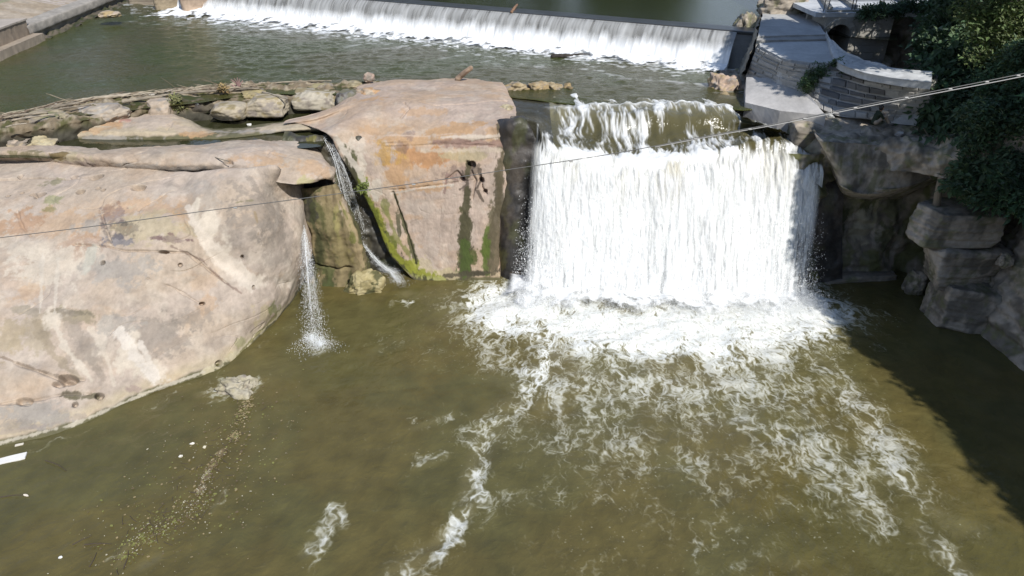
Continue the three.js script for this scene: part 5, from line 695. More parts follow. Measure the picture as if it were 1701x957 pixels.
  // stone abutment blocks where the weir meets the left bank
  const ab = (name, label, ax, ay, w, h, d, turn, seed, col) => { const p = Y(ax, ay, 8), g = blockGeo(w, h, d, { p: 9, facets: 0, seed, amp: 0.05, detail: 20, bed: 0.05, color: col }); const m = mesh(name, g, M.rock); m.position.set(p.x, 8 + h / 2 - 0.4, p.z - d / 2); m.rotation.y = turn; return tag(m, label, 'stone block'); };
  const lay = (seed, b) => (x, y, z) => { const k = 1 + 0.35 * noise(x * 0.3, y * 6, z * 0.3 + seed) + 0.2 * fbm(x * 4, y * 4, z * 4, 2); return b.map((v) => v * k); };
  ab('abutment_block', 'left one of the two layered stone blocks at the left end of the weir', 271, 16, 2.6, 2.2, 3.4, 0.35, 3, lay(3, [0.36, 0.29, 0.20]));
  ab('abutment_block', 'layered stone block touching the white water at the left end of the weir', 318, 22, 2.9, 2.8, 3.6, 0.4, 6, lay(6, [0.40, 0.30, 0.22]));
  ab('abutment_block', 'low grey stone at the waterline left of the layered blocks', 232, 6, 2.6, 0.9, 2.2, 0.3, 9, lay(9, [0.25, 0.21, 0.16]));
  ab('moss_bank', 'mossy green rock edge beside the white foot of the weir', 347, 14, 1.4, 2.0, 3.2, 0.4, 12, (x, y, z) => mix3([0.09, 0.12, 0.02], [0.05, 0.05, 0.03], smooth(-0.2, 0.3, fbm(x * 2, y * 2, z * 2, 3)))).userData.category = 'rock';
  { const g = sweep([[-4, 6], [8, 5.6], [16, 5], [28, 4]].map(([s]) => [W(s, -1.0, 7.95), W(s, -0.7, 8.08), W(s, -0.3, 8.15)]), 80, 10); rock('rubble_edge', 'narrow strip of dark rubble along the foot of the left river wall', rockGeo(g, { amp: 0.2, freq: 1.6, fine: 0.1, color: stone(90, [0.14, 0.115, 0.08], C.deepmoss, C.dark) }), { color: stone(90, [0.14, 0.115, 0.08], C.deepmoss, C.dark) }); }
  blockAt('boulder', 'flat tan stone in the shallows under the left river wall', 'rock', [158, 18, 192, 30], -60.5, 1.6, { p: 2.6, seed: 99, amp: 0.3, sink: 0.1, color: stone(99, [0.40, 0.30, 0.16], C.tan) });
  struct('far_bank', (() => { const g = sweep([[-160, -40], [-110, -92], [-60, -116], [0, -122], [60, -118]].map(([x, z]) => [V(x, 8, z + 2), V(x, 10.6, z - 1), V(x, 13, z - 10), V(x, 18, z - 40)]), 60, 20); return g; })(), plain([0.06, 0.075, 0.03]), 'green bank across the upper river');
}

// ------------------------------------------------------------------ right abutment: slabs, masonry wall, culvert, walkway
{
  const grey = (s, b = [0.46, 0.455, 0.44]) => concreteColor(b, s), A = thing('dam_abutment', 'pale concrete weir abutment with stepped slabs on the right bank', 'abutment');
  const part = (name, pts, th, col, jit = 0.03) => mesh(name, slabGeo(pts, th, { jitter: jit, step: 0.3, color: col }), M.concrete, A);
  part('top_slab', [Y(1268, 18, 10.75), Y(1344, 14, 10.75), Y(1372, 57, 10.62), Y(1259, 60, 10.62)], 3.2, grey(1));
  part('step_strip', [Y(1259, 59, 10.56), Y(1371, 57, 10.56), Y(1374, 65, 10.5), Y(1257, 67, 10.5)], 3, grey(3, [0.36, 0.345, 0.32]));
  part('lower_slab', [Y(1257, 66.5, 10.42), Y(1376, 64, 10.42), Y(1386, 84, 10.32), Y(1392, 104, 10.26), Y(1345, 104, 10.24), Y(1300, 97, 10.24), Y(1263, 77, 10.3)], 2.6, grey(5, [0.52, 0.52, 0.51]), 0.06);
  part('apron', [Y(1240, 128, 8.85), Y(1300, 130, 9.1), Y(1345, 158, 8.85), Y(1372, 192, 8.35), Y(1296, 184, 8.25), Y(1238, 170, 8.25)], 1.2, grey(7, [0.48, 0.46, 0.44]), 0.02);
  mesh('side_wall', rockGeo(sweep([[Y(1256, 66, 10.4), Y(1236, 122, 8.7), Y(1222, 112, 7.4)], [Y(1262, 30, 10.7), Y(1248, 52, 9.6), Y(1224, 72, 7.4)], [Y(1270, 14, 10.7), Y(1262, 22, 9.8), Y(1236, 30, 7.4)]].map((r) => [r[2], r[1], r[0]]).reverse(), 40, 30), { amp: 0.2, freq: 1, fine: 0.06, color: concreteColor([0.3, 0.27, 0.22], 5) }), M.concrete, A);

  // masonry wall: backing with a stone face, each stone a part
  const top = [Y(1258, 78, 10.26), Y(1300, 99, 10.2), Y(1346, 106, 10.2), Y(1392, 107, 10.22), Y(1440, 122, 10.3), Y(1492, 131, 10.36), Y(1546, 134, 10.4)], bot = [Y(1238, 128, 8.4), Y(1290, 148, 8.6), Y(1335, 165, 8.5), Y(1382, 190, 8.2), Y(1440, 198, 8.15), Y(1492, 202, 8.2), Y(1544, 206, 8.25)];
  const wall = thing('masonry_wall', 'curving wall of grey stone courses below the pale coping on the right bank', 'wall');
  const face = (u, v, out, o = V()) => { const a = crCurve(top, u * (top.length - 1) * 0.99999), b = crCurve(bot, u * (bot.length - 1) * 0.99999); return o.set(lerp(b.x, a.x, v) - out * 0.72, lerp(b.y, a.y, v), lerp(b.z, a.z, v) + out * 0.7); };
  mesh('mortar_backing', rockGeo(sweep(Array.from({ length: 12 }, (_, i) => [0, 0.25, 0.5, 0.75, 1].map((v) => face(i / 11, v, -0.02))), 90, 30), { amp: 0.03, fine: 0.03, bed: 0, color: grey(9, [0.40, 0.39, 0.37]) }), M.concrete, wall);
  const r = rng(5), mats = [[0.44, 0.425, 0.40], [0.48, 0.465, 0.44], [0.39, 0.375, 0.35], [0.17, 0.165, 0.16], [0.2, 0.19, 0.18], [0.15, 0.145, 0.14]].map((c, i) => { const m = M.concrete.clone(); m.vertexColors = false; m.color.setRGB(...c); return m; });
  const L = 10.6, rows = 7, cuts = [0, 0.17, 0.3, 0.45, 0.57, 0.74, 0.86, 1];
  for (let j = 0; j < rows; j++) {
    let s = -r() * 0.3; const v0 = cuts[j], v1 = cuts[j + 1];
    while (s < L) {
      const w = 0.4 + 0.85 * r(), a = Math.max(0, s / L), b = Math.min(1, (s + w) / L); s += w; if (b - a < 0.02) continue;
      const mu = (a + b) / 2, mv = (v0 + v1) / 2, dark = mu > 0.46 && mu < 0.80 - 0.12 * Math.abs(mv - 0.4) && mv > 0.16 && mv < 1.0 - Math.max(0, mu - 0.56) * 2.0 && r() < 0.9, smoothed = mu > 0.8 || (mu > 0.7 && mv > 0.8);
      const out = smoothed ? 0.012 + 0.012 * r() : 0.03 + 0.05 * r(), e = 0.012 / L * 1.4, ev = 0.012, c = [[a + e, v0 + ev], [b - e, v0 + ev], [b - e, v1 - ev], [a + e, v1 - ev]], ins = [[a + 3 * e, v0 + 2.6 * ev], [b - 3 * e, v0 + 2.6 * ev], [b - 3 * e, v1 - 2.6 * ev], [a + 3 * e, v1 - 2.6 * ev]];
      const o = c.map(([u, v]) => face(clamp(u), v, -0.06)), f = ins.map(([u, v]) => face(clamp(u), v, out + 0.02 * r())), pos = [], uv = [], put = (p) => { pos.push(p.x, p.y, p.z); uv.push((p.x + p.z) / 3 + j * 0.37, p.y / 3); };
      [f[0], f[1], f[2], f[0], f[2], f[3]].forEach(put); for (let k = 0; k < 4; k++) { const n = (k + 1) % 4; [o[k], o[n], f[n], o[k], f[n], f[k]].forEach(put); }
      const g = new THREE.BufferGeometry(); g.setAttribute('position', new THREE.Float32BufferAttribute(pos, 3)); g.setAttribute('uv', new THREE.Float32BufferAttribute(uv, 2)); g.computeVertexNormals();
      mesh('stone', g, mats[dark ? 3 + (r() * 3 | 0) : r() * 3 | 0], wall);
    }
  }
  // coping band on top of it
  const oc = [[1372, 56, 10.68], [1384, 72, 10.6], [1400, 88, 10.52], [1425, 99, 10.5], [1460, 110, 10.5], [1505, 120, 10.52], [1548, 124, 10.55]].map((p) => Y(...p)), ic = [[1376, 70, 10.5], [1384, 92, 10.42], [1396, 106, 10.4], [1430, 119, 10.42], [1462, 126, 10.44], [1505, 133, 10.46], [1548, 137, 10.5]].map((p) => Y(...p));
  mesh('coping', rockGeo(sweep(oc.map((p, i) => [lift(ic[i], -0.3), lift(ic[i], -0.02), lift(ic[i], 0.03, -0.04), lift(p, 0.03), lift(p, -0.05, -0.05), lift(p, -2.4, -0.05)]), 120, 44), { amp: 0.03, fine: 0.015, bed: 0, color: grey(11, [0.54, 0.545, 0.54]) }), M.concrete, wall);
  mesh('wall_end', rockGeo(sweep([[0, 0], [0.5, -0.35], [0.9, -1.4]].map(([dx, dz]) => [0, 0.5, 1.02].map((v) => face(1, v, 0.02).add(V(dx, 0, dz)))), 14, 20), { amp: 0.06, fine: 0.04, color: grey(13, [0.40, 0.38, 0.34]) }), M.concrete, wall);

  // retaining wall with the culvert arch, set back behind a dark pit
  const R = thing('culvert_wall', 'shaded retaining wall with a round arched culvert opening', 'wall'), c0 = Z(1392, 62, -44.5), sc = 44.5 / 1155 * 1.2, wz = -44.5;
  const left = Z(1368, 60, wz), right = Z(1478, 60, wz), topY = Z(1392, 24, wz).y, botY = c0.y - 3.2, rad = 0.74;
  const sh = new THREE.Shape([[left.x, botY], [right.x, botY], [right.x, topY], [left.x, topY]].map(([x, y]) => new THREE.Vector2(x, y))), hole = new THREE.Path(); hole.moveTo(c0.x - rad, botY + 0.05); hole.lineTo(c0.x - rad, c0.y); hole.absarc(c0.x, c0.y, rad, Math.PI, 0, true); hole.lineTo(c0.x + rad, botY + 0.05); sh.holes.push(hole);
  const rg = new THREE.ExtrudeGeometry(sh, { depth: 2.5, bevelEnabled: false, curveSegments: 20 }); rg.translate(0, 0, wz - 2.5);
  const rm = M.concrete.clone(); rm.vertexColors = false; rm.color.setRGB(0.38, 0.36, 0.32); mesh('wall_body', rg, rm, R);
  mesh('culvert_back', (() => { const g = new THREE.BoxGeometry(2.4, 4.5, 0.2); g.translate(c0.x, c0.y - 1, wz - 2.4); return g; })(), plain([0.3, 0.28, 0.25]), R);
  for (let k = 0; k < 9; k++) { const a0 = Math.PI * (k + 0.04) / 9, a1 = Math.PI * (k + 0.96) / 9, s2 = new THREE.Shape(); s2.absarc(0, 0, rad + 0.34, a0, a1, false); s2.absarc(0, 0, rad + 0.02, a1, a0, true); const g = new THREE.ExtrudeGeometry(s2, { depth: 0.22, bevelEnabled: true, bevelSize: 0.015, bevelThickness: 0.02, bevelSegments: 1, curveSegments: 4 }); g.translate(c0.x, c0.y, wz - 0.14); const m = rm.clone(); m.color.setRGB(...[[0.38, 0.36, 0.32], [0.34, 0.32, 0.28], [0.42, 0.40, 0.36]][k % 3]); mesh('arch_stone', g, m, R); }
  const rr = rng(8); for (let j = 0; j < 7; j++) for (let k = 0; k < 9; k++) { const w = 0.9, x = left.x + 0.2 + k * w + (j % 2) * 0.4 + rr() * 0.1, y = topY - 0.3 - j * 0.42; if (Math.hypot(x + w / 2 - c0.x, y - c0.y) < rad + 0.95 || (Math.abs(x + w / 2 - c0.x) < rad + 0.5 && y < c0.y) || x + w > right.x) continue; const g = new THREE.BoxGeometry(w - 0.04, 0.38, 0.12, 1, 1, 1); g.translate(x + w / 2, y, wz + 0.02 * rr()); const m = mats[(rr() * 3) | 0].clone(); m.color.multiplyScalar(0.8 + 0.15 * rr()); mesh('stone', g, m, R); }
  rock('pit_rock', 'deep shaded rock face at the back of the hollow beside the culvert', sweep([[1462, -44.9], [1500, -45.6], [1540, -45.2], [1580, -43], [1625, -39]].map(([x, z]) => [[130, 1.2], [95, 0.3], [60, 0], [30, 0.2], [12, 0], [4, -0.8]].map(([y, d]) => Z(x, y, z + d))), 90, 60), { amp: 0.5, freq: 0.7, fine: 0.08, bed: 0.14, seed: 97, color: bankStone(75) });
  struct('pit_floor', (() => { const p = [Z(1372, 80, -43.5), Z(1600, 80, -43), V(24, 0, -30), Y(1548, 124, 8), Y(1400, 95, 8)].map((q) => q.setY(8.05)); return slabGeo(p, 0.4, { color: bankStone(70) }); })(), M.rock, 'dark hollow floor behind the curving stone wall');

  // walkway above
  const Wk = thing('walkway', 'pale concrete walkway with kerb beams above the culvert wall', 'walkway'), hY = topY + 0.1, D = (x, y) => Y(x, y, hY);
  mesh('deck', slabGeo([Z(1356, 20, wz).setY(hY), Z(1620, 20, wz).setY(hY), V(34, hY, -56), V(18.5, hY, -60)], 0.25, { color: grey(15, [0.56, 0.57, 0.58]) }), M.concrete, Wk);
  const beam = (a, b, w, h) => { const d = b.clone().sub(a), len = d.length(), g = new THREE.BoxGeometry(len, h, w); g.rotateY(-Math.atan2(d.z, d.x)); g.translate((a.x + b.x) / 2, hY + h / 2 + 0.004, (a.z + b.z) / 2); mesh('kerb_beam', g, rm, Wk); };
  beam(D(1358, -12), D(1378, 19), 0.3, 0.25); beam(D(1392, -6), D(1420, 15), 0.3, 0.22); beam(D(1482, -8), D(1520, 17), 0.3, 0.3); beam(D(1372, 20), D(1510, 17), 0.22, 0.1);
  const rail = thing('hand_rail', 'dark thin railing posts along the walkway above the culvert', 'railing'), steel = plain([0.05, 0.055, 0.06], 0.5, { metalness: 0.6 });
  for (const x of [1368, 1375, 1414, 1419, 1458, 1464, 1500]) { const p = D(x, 19); mesh('post', tubeGeo([p, lift(p, 1.15)], 0.028, { sides: 7 }), steel, rail); }
  mesh('rail', tubeGeo([lift(D(1362, 19), 1.15), lift(D(1520, 19), 1.15)], 0.03, { sides: 7 }), steel, rail);
  mesh('rail', tubeGeo([lift(D(1362, 19), 0.6), lift(D(1520, 19), 0.6)], 0.022, { sides: 7 }), steel, rail);
  blockAt('rubble', 'dark rubble wall edge between the upper river and the abutment slab', 'rock', [1226, 20, 1262, 46], -47.6, 1.6, { p: 3, seed: 121, amp: 0.4, sink: 1.2, color: bankStone(60) });
  blockAt('rubble', 'brown rubble heap at the head of the abutment slab', 'rock', [1272, -12, 1350, 15], -48.5, 2.0, { p: 4, seed: 124, amp: 0.3, sink: 0.8, color: bankStone(63) });
  struct('right_bank', (() => { // steep wooded slope on the right
    const L2 = [[V(19.2, 8.4, -32.2), 0], [V(20.2, 7.6, -30.2), 0], [V(21.8, 7.9, -28), 0], [V(23, 8.2, -25), 0], [V(23.6, 8.4, -20), 0], [V(24, 8.4, -12), 0], [V(24.5, 8.4, 2), 0]].map(([p]) => p);
    const back = [V(27.5, 0, -45.5), V(30, 0, -40), V(33, 0, -34), V(35, 0, -28), V(36, 0, -20), V(36, 0, -12), V(36, 0, 2)];
    return rockGeo(sweep(L2.map((p, i) => [lift(p, -1.5), p, V(lerp(p.x, back[i].x, 0.3), p.y + 2.4, lerp(p.z, back[i].z, 0.3)), V(lerp(p.x, back[i].x, 0.65), p.y + 4.4, lerp(p.z, back[i].z, 0.65)), V(back[i].x, p.y + 5.4, back[i].z), V(back[i].x + 30, p.y + 7, back[i].z)]), 140, 90), { amp: 0.5, freq: 0.5, fine: 0.12, color: (x, y, z) => { const a = fbm(x * 0.9, y * 0.9, z * 0.9, 4); return mix3([0.05, 0.042, 0.028], [0.04, 0.05, 0.02], smooth(-0.2, 0.3, a)); } }); })(), M.rock, 'steep shaded earth bank under the trees on the right');
}

// ------------------------------------------------------------------ foliage
function sprayGeo(n, len, wid, spread, seed) {              // a clump of pointed leaves round its origin
  const r = rng(seed), pos = [], nor = [];
  for (let i = 0; i < n; i++) {
    const a = r() * 6.283, b = (r() - 0.35) * 1.6, d = V(Math.cos(a) * Math.cos(b), Math.sin(b), Math.sin(a) * Math.cos(b)), c = V(r() - 0.5, r() - 0.5, r() - 0.5).multiplyScalar(spread * 1.7), up = V(r() - 0.5, 1.2, r() - 0.5).normalize(), s = d.clone().cross(up).normalize().multiplyScalar(wid * (0.7 + 0.6 * r())), l = d.clone().multiplyScalar(len * (0.6 + 0.8 * r())), m = c.clone().addScaledVector(l, 0.45), fold = up.clone().multiplyScalar(wid * 0.35);
    const A = c, B = m.clone().add(s).add(fold), T = c.clone().add(l).addScaledVector(up, -len * 0.2), D = m.clone().sub(s).add(fold), q = m;
    for (const p of [A, q, B, B, q, T, T, q, D, D, q, A]) pos.push(p.x, p.y, p.z);
  }
  const g = new THREE.BufferGeometry(); g.setAttribute('position', new THREE.Float32BufferAttribute(pos, 3)); g.computeVertexNormals(); return g;
}
const CLUMP = [sprayGeo(16, 0.24, 0.06, 0.34, 1), sprayGeo(16, 0.2, 0.055, 0.36, 2), sprayGeo(14, 0.28, 0.07, 0.4, 3)], SMALL = sprayGeo(14, 0.16, 0.035, 0.16, 5);
const LEAF = [leafMat([0.065, 0.125, 0.04]), leafMat([0.055, 0.115, 0.045]), leafMat([0.10, 0.155, 0.04])], barkMat = plain([0.085, 0.07, 0.055]);
function clumps(name, places, geo, mat, parent, seed, tint = 0.35) {
  const r = rng(seed), im = new THREE.InstancedMesh(geo, mat, places.length), m = new THREE.Matrix4(), q = new THREE.Quaternion(), e = new THREE.Euler(), c = new THREE.Color();
  places.forEach(([p, s], i) => { q.setFromEuler(e.set((r() - 0.5) * 0.9, r() * 6.283, (r() - 0.5) * 0.9)); m.compose(p, q, V(s, s, s)); im.setMatrixAt(i, m); const k = 1 - tint + 2 * tint * r(); c.setRGB(k * (0.9 + 0.35 * r()), k, k * 0.9); im.setColorAt(i, c); });
  im.name = name; im.userData.kind = 'stuff'; im.castShadow = im.receiveShadow = true; parent.add(im); return im;
}
function tree(label, base, height, blobs, { seed = 1, mat = LEAF[0], n = 900, trunk = 0.22, size = 1, group, lean = V(), name = 'tree' } = {}) {
  const t = thing(name, label, 'tree', V(0, 0, 0), 0, group), r = rng(seed), topP = lift(base, height).add(lean), limbs = [];
  mesh('trunk', tubeGeo([lift(base, -0.6), base.clone().lerp(topP, 0.35).add(V(r() * 0.4 - 0.2, 0, r() * 0.4 - 0.2)), base.clone().lerp(topP, 0.7), topP], trunk, { sides: 9, seg: 24, r2: trunk * 0.35 }), barkMat, t);
  const places = [];
  for (const [c, rad] of blobs) {
    const from = base.clone().lerp(topP, clamp(0.45 + 0.5 * r())); limbs.push(tubeGeo([from, from.clone().lerp(c, 0.5).add(V(0, 0.3, 0)), c], trunk * 0.35, { sides: 6, r2: 0.02 }));
    const k = Math.round(n * rad * rad * rad / 8), bough = Array.from({ length: 7 }, () => { const d = V(r() - 0.5, (r() - 0.5) * 0.7, r() - 0.5).normalize().multiplyScalar(rad * (0.35 + 0.5 * r())); return [c.clone().add(d), rad * (0.3 + 0.25 * r())]; });
    for (let i = 0; i < k; i++) { const [bc, br] = bough[(r() * bough.length) | 0], d = V(r() - 0.5, (r() - 0.5) * 0.75, r() - 0.5).normalize().multiplyScalar(br * Math.pow(r(), 0.4)); places.push([bc.clone().add(d), size * (0.7 + 0.6 * r())]); }
  }
  mesh('limb', mergeGeometries(limbs), barkMat, t);
  clumps('crown', places, CLUMP[seed % 3], mat, t, seed); return t;
}
// trees leaning over the pool from the right bank
tree('dark leafy tree leaning over the pillar from the right cliff', V(23.6, 8.6, -29.5), 6.5, [[V(20.8, 9.2, -28.6), 1.5], [V(20.2, 7.5, -28.8), 1.1], [V(21.4, 8.0, -28.2), 1.2], [V(22, 10.5, -28.6), 1.6], [V(21.4, 6.6, -28.4), 0.9], [V(20.6, 10.6, -29.6), 1.0], [V(22.8, 8.6, -27.2), 1.3], [V(21.2, 11.6, -29.4), 1.2]], { seed: 3, n: 620, mat: LEAF[1], lean: V(-1.5, 0, 0.5) });
tree('bright leafed tree reaching into the top right corner', V(24.5, 9.2, -32.5), 5, [[Z(1640, 45, -31.5), 0.8], [Z(1612, 22, -31.5), 0.6], [Z(1668, 84, -31.3), 0.6], [Z(1690, 30, -31.5), 0.9], [Z(1626, 92, -31.2), 0.5], [Z(1655, 10, -31.6), 0.8], [Z(1700, 80, -31.2), 0.6], [Z(1695, 130, -31), 0.5]], { seed: 4, n: 1100, mat: LEAF[2], lean: V(-2, 0, 0.5), size: 0.9 });
tree('tall dark tree on the slope behind the stone wall', V(26.5, 10.5, -36), 10, [[V(23.0, 11.5, -34.5), 1.7], [V(22.6, 10.2, -33.6), 1.3], [V(24.0, 12.6, -35), 1.9], [V(22.4, 14.5, -34.5), 1.8], [V(20.6, 15.8, -34.5), 1.5], [V(24.5, 15, -35.5), 2.2], [V(22, 17, -35), 1.9], [V(24, 18, -34), 2.0], [V(20.5, 15.6, -39.5), 1.3], [V(22.5, 15.8, -41), 1.5], [V(24.8, 15.6, -40), 1.7], [V(23.6, 15.4, -38), 1.4], [V(26.4, 15.2, -42), 1.7]], { seed: 5, n: 420, mat: LEAF[0], lean: V(-2, 0, 0) });  // last boughs, above the view, are added to shut the sky off the hollow
// the rest of the wood along the right bank, whose shade falls over the right side of the pool
{
  const edge = (z) => { const k = [[-52, 8.4], [-48, 8.7], [-40, 10], [-33.6, 12.2], [-30, 15.0], [-22, 16.2], [-16, 17], [-8, 17.6]]; let i = 0; while (i < k.length - 2 && z > k[i + 1][0]) i++; return lerp(k[i][1], k[i + 1][1], clamp((z - k[i][0]) / (k[i + 1][0] - k[i][0]))); };
  const byTree = new Map(), r = rng(70), KX = SUN.x / SUN.y, KZ = SUN.z / SUN.y;
  for (let zs = -54; zs < -3; zs += 0.55) for (let k = 0; k < 3; k++) {
    const rad = 1.3 + 0.6 * r(), y = zs < -36 ? 16.5 + 4 * r() : 12 + 6 * r(), side = k === 0 ? 0.3 * r() : 0.5 + 4.5 * r(), c = V(edge(zs) + 0.35 * noise(zs * 0.6, y * 0.3, 3) + KX * y + rad * 1.15 + side, y, zs + KZ * y);
    if (k > 0 && zs < -41 && (k === 2 || r() < 0.5)) continue;
    if (Math.hypot(c.x - KX * y - (20.6 - KX * 12.4), zs + 31.5 + KZ * 12.4) < 1.9 + rad) continue;
    const low = toPixel(lift(c, -rad, rad)), lft = toPixel(V(c.x - rad, c.y, c.z)); if (c.z > 6 || (low[2] > 0 && low[1] > -25 && lft[0] < 1720)) continue;
    const id = Math.round(c.z / 5.5); if (!byTree.has(id)) byTree.set(id, []); byTree.get(id).push([c, rad]);
  }
  for (const [id, blobs] of byTree) tree('leafy tree standing along the right bank above the pool', V(26.5 + noise(id, 2, 2), 9, id * 5.5), 8, blobs, { seed: 80 + id + 20, n: 520, mat: LEAF[((id % 2) + 2) % 2], size: 1.25, group: 'trees along the right bank' });
}
// trees across the upper river
for (let i = 0; i < 17; i++) {
  const r = rng(200 + i), x = -96 + i * 7.6 + r() * 3, z = x < -70 ? -100 : -118 - r() * 5, blobs = []; for (let k = 0; k < 8; k++) blobs.push([V(x + (r() - 0.5) * 7, 12 + r() * 16, z + (r() - 0.5) * 5), 2.6 + r() * 1.3]);
  tree('green tree on the far bank of the upper river', V(x, 10, z), 9, blobs, { seed: 220 + i, n: 110, mat: LEAF[2], size: 2.8, group: 'trees on the far bank' });
}
// unseen trees added behind the view to keep low sky light off the cliffs
for (let i = 0; i < 14; i++) {
  const r = rng(300 + i), x = -58 + i * 8.6 + r() * 3, z = 26 + 10 * r() + Math.max(0, 26 - Math.abs(x)) * 0.9, blobs = []; for (let k = 0; k < 9; k++) blobs.push([V(x + (r() - 0.5) * 8, 5 + r() * 15, z + (r() - 0.5) * 5), 2.8 + r() * 1.2]);
  tree('unseen leafy tree added behind the viewpoint to block the low sky', V(x, 1, z), 14, blobs, { seed: 320 + i, n: 60, mat: LEAF[i % 2], size: 2.8, group: 'unseen trees added behind the viewpoint' });
}
// bare stem standing beside the overhang
{ const bare = thing('bare_tree', 'bare pale tree stem standing beside the overhanging block', 'tree'); mesh('trunk', tubeGeo([Z(1556, 340, -29.6), Z(1560, 315, -29.6), Z(1566, 288, -29.6), Z(1576, 250, -29.7)], 0.17, { sides: 9, seg: 20, r2: 0.13 }), plain([0.2, 0.165, 0.12]), bare); mesh('limb', tubeGeo([Z(1562, 300, -29.6), Z(1580, 318, -29.4), Z(1602, 335, -29.2)], 0.05, { sides: 6, seg: 12, r2: 0.02 }), plain([0.16, 0.135, 0.1]), bare); }
tag(mesh('vine', tubeGeo([Z(1534, 212, -31.4), Z(1546, 232, -31.2), Z(1556, 252, -31), Z(1576, 266, -30.6), Z(1600, 300, -30)], 0.03, { sides: 6, seg: 24 }), plain([0.16, 0.14, 0.1])), 'thin bare vine hanging down beside the white stones', 'vine');
// ground plants
function shrub(name, label, category, pts, mat, { n = 90, s = 1, rad = 0.5, seed = 1, geo = SMALL } = {}) {
  const t = thing(name, label, category), r = rng(seed), places = []; const stems = [];
  for (const c of pts) { for (let i = 0; i < n; i++) { const d = V(r() - 0.5, (r() - 0.4) * 0.8, r() - 0.5).normalize().multiplyScalar(rad * Math.pow(r(), 0.45)); places.push([c.clone().add(d), s * (0.6 + 0.7 * r())]); } for (let k = 0; k < 4; k++) stems.push(tubeGeo([lift(c, -rad * 0.6), c.clone().add(V((r() - 0.5) * rad, 0, (r() - 0.5) * rad)), c.clone().add(V((r() - 0.5) * rad * 1.6, rad * 0.6, (r() - 0.5) * rad * 1.6))], 0.015, { sides: 5, r2: 0.006 })); }
  mesh('stem', mergeGeometries(stems), barkMat, t).userData.kind = 'stuff'; clumps('leaves', places, geo, mat, t, seed); return t;
}
shrub('shrub', 'green bush growing from the joint at the left of the masonry wall', 'shrub', [Y(1352, 128, 9.6), Y(1342, 140, 9.3), Y(1362, 120, 9.8)], LEAF[0], { n: 70, rad: 0.42, seed: 11 });
shrub('shrub', 'small green bush under the coping at the top of the masonry wall', 'shrub', [Y(1391, 108, 10.2), Y(1408, 114, 10.15)], LEAF[0], { n: 40, rad: 0.28, seed: 13 });
shrub('shrub', 'row of dark bushes trailing over the top of the culvert wall', 'shrub', [Z(1440, 22, -44.3), Z(1466, 20, -44.3), Z(1488, 18, -44.6), Z(1512, 12, -44.8), Z(1535, 12, -44.4), Z(1555, 14, -43.6)], LEAF[1], { n: 60, rad: 0.5, s: 1.3, seed: 15 });
shrub('shrub', 'dark undergrowth filling the slope behind the stone wall end', 'shrub', [Z(1575, 60, -38), Z(1560, 90, -36), Z(1580, 130, -34), Z(1556, 165, -33), Z(1570, 200, -32.2), Z(1600, 180, -32), Z(1590, 230, -31), Z(1620, 250, -30), Z(1580, 30, -40), Z(1610, 100, -34)], LEAF[1], { n: 150, rad: 0.95, s: 1.8, seed: 17, geo: CLUMP[1] });
shrub('shrub', 'dark green bush hanging beside the pillar at the right edge', 'shrub', [Z(1610, 300, -28.6), Z(1640, 320, -28), Z(1670, 290, -27.6), Z(1690, 330, -27)], LEAF[1], { n: 120, rad: 0.7, s: 1.3, seed: 19, geo: CLUMP[0] });
shrub('weed', 'yellow green grassy weed rooted in the mossy edge of the cleft', 'weed', [Z(602, 313, -32.5)], leafMat([0.14, 0.2, 0.035]), { n: 16, rad: 0.22, s: 1.2, seed: 21 });
shrub('weed', 'tuft of long pale grass hanging over the ledge by the small spill', 'weed', [Y(288, 168, 8.1), Y(294, 176, 7.8)], leafMat([0.22, 0.24, 0.1]), { n: 26, rad: 0.3, s: 1.2, seed: 23 });
shrub('weed', 'tan dry weed standing up on the ledge by the river', 'weed', [Y(370, 147, 8.35)], leafMat([0.34, 0.26, 0.12]), { n: 22, rad: 0.22, s: 1.0, seed: 25 });
tag(mesh('root', mergeGeometries([[-0.3, 0.55], [-0.12, 0.62], [0.06, 0.66], [0.2, 0.6], [0.34, 0.5], [-0.34, 0.3]].map(([dx, h], i) => { const b = Y(397, 148, 8.15); return tubeGeo([b, b.clone().add(V(dx * 0.4, h * 0.5, 0.05 * i - 0.1)), b.clone().add(V(dx, h, 0.1))], 0.06, { sides: 6, r2: 0.02 }); })), plain([0.36, 0.22, 0.2])), 'pinkish branching root standing up on the ledge', 'driftwood');

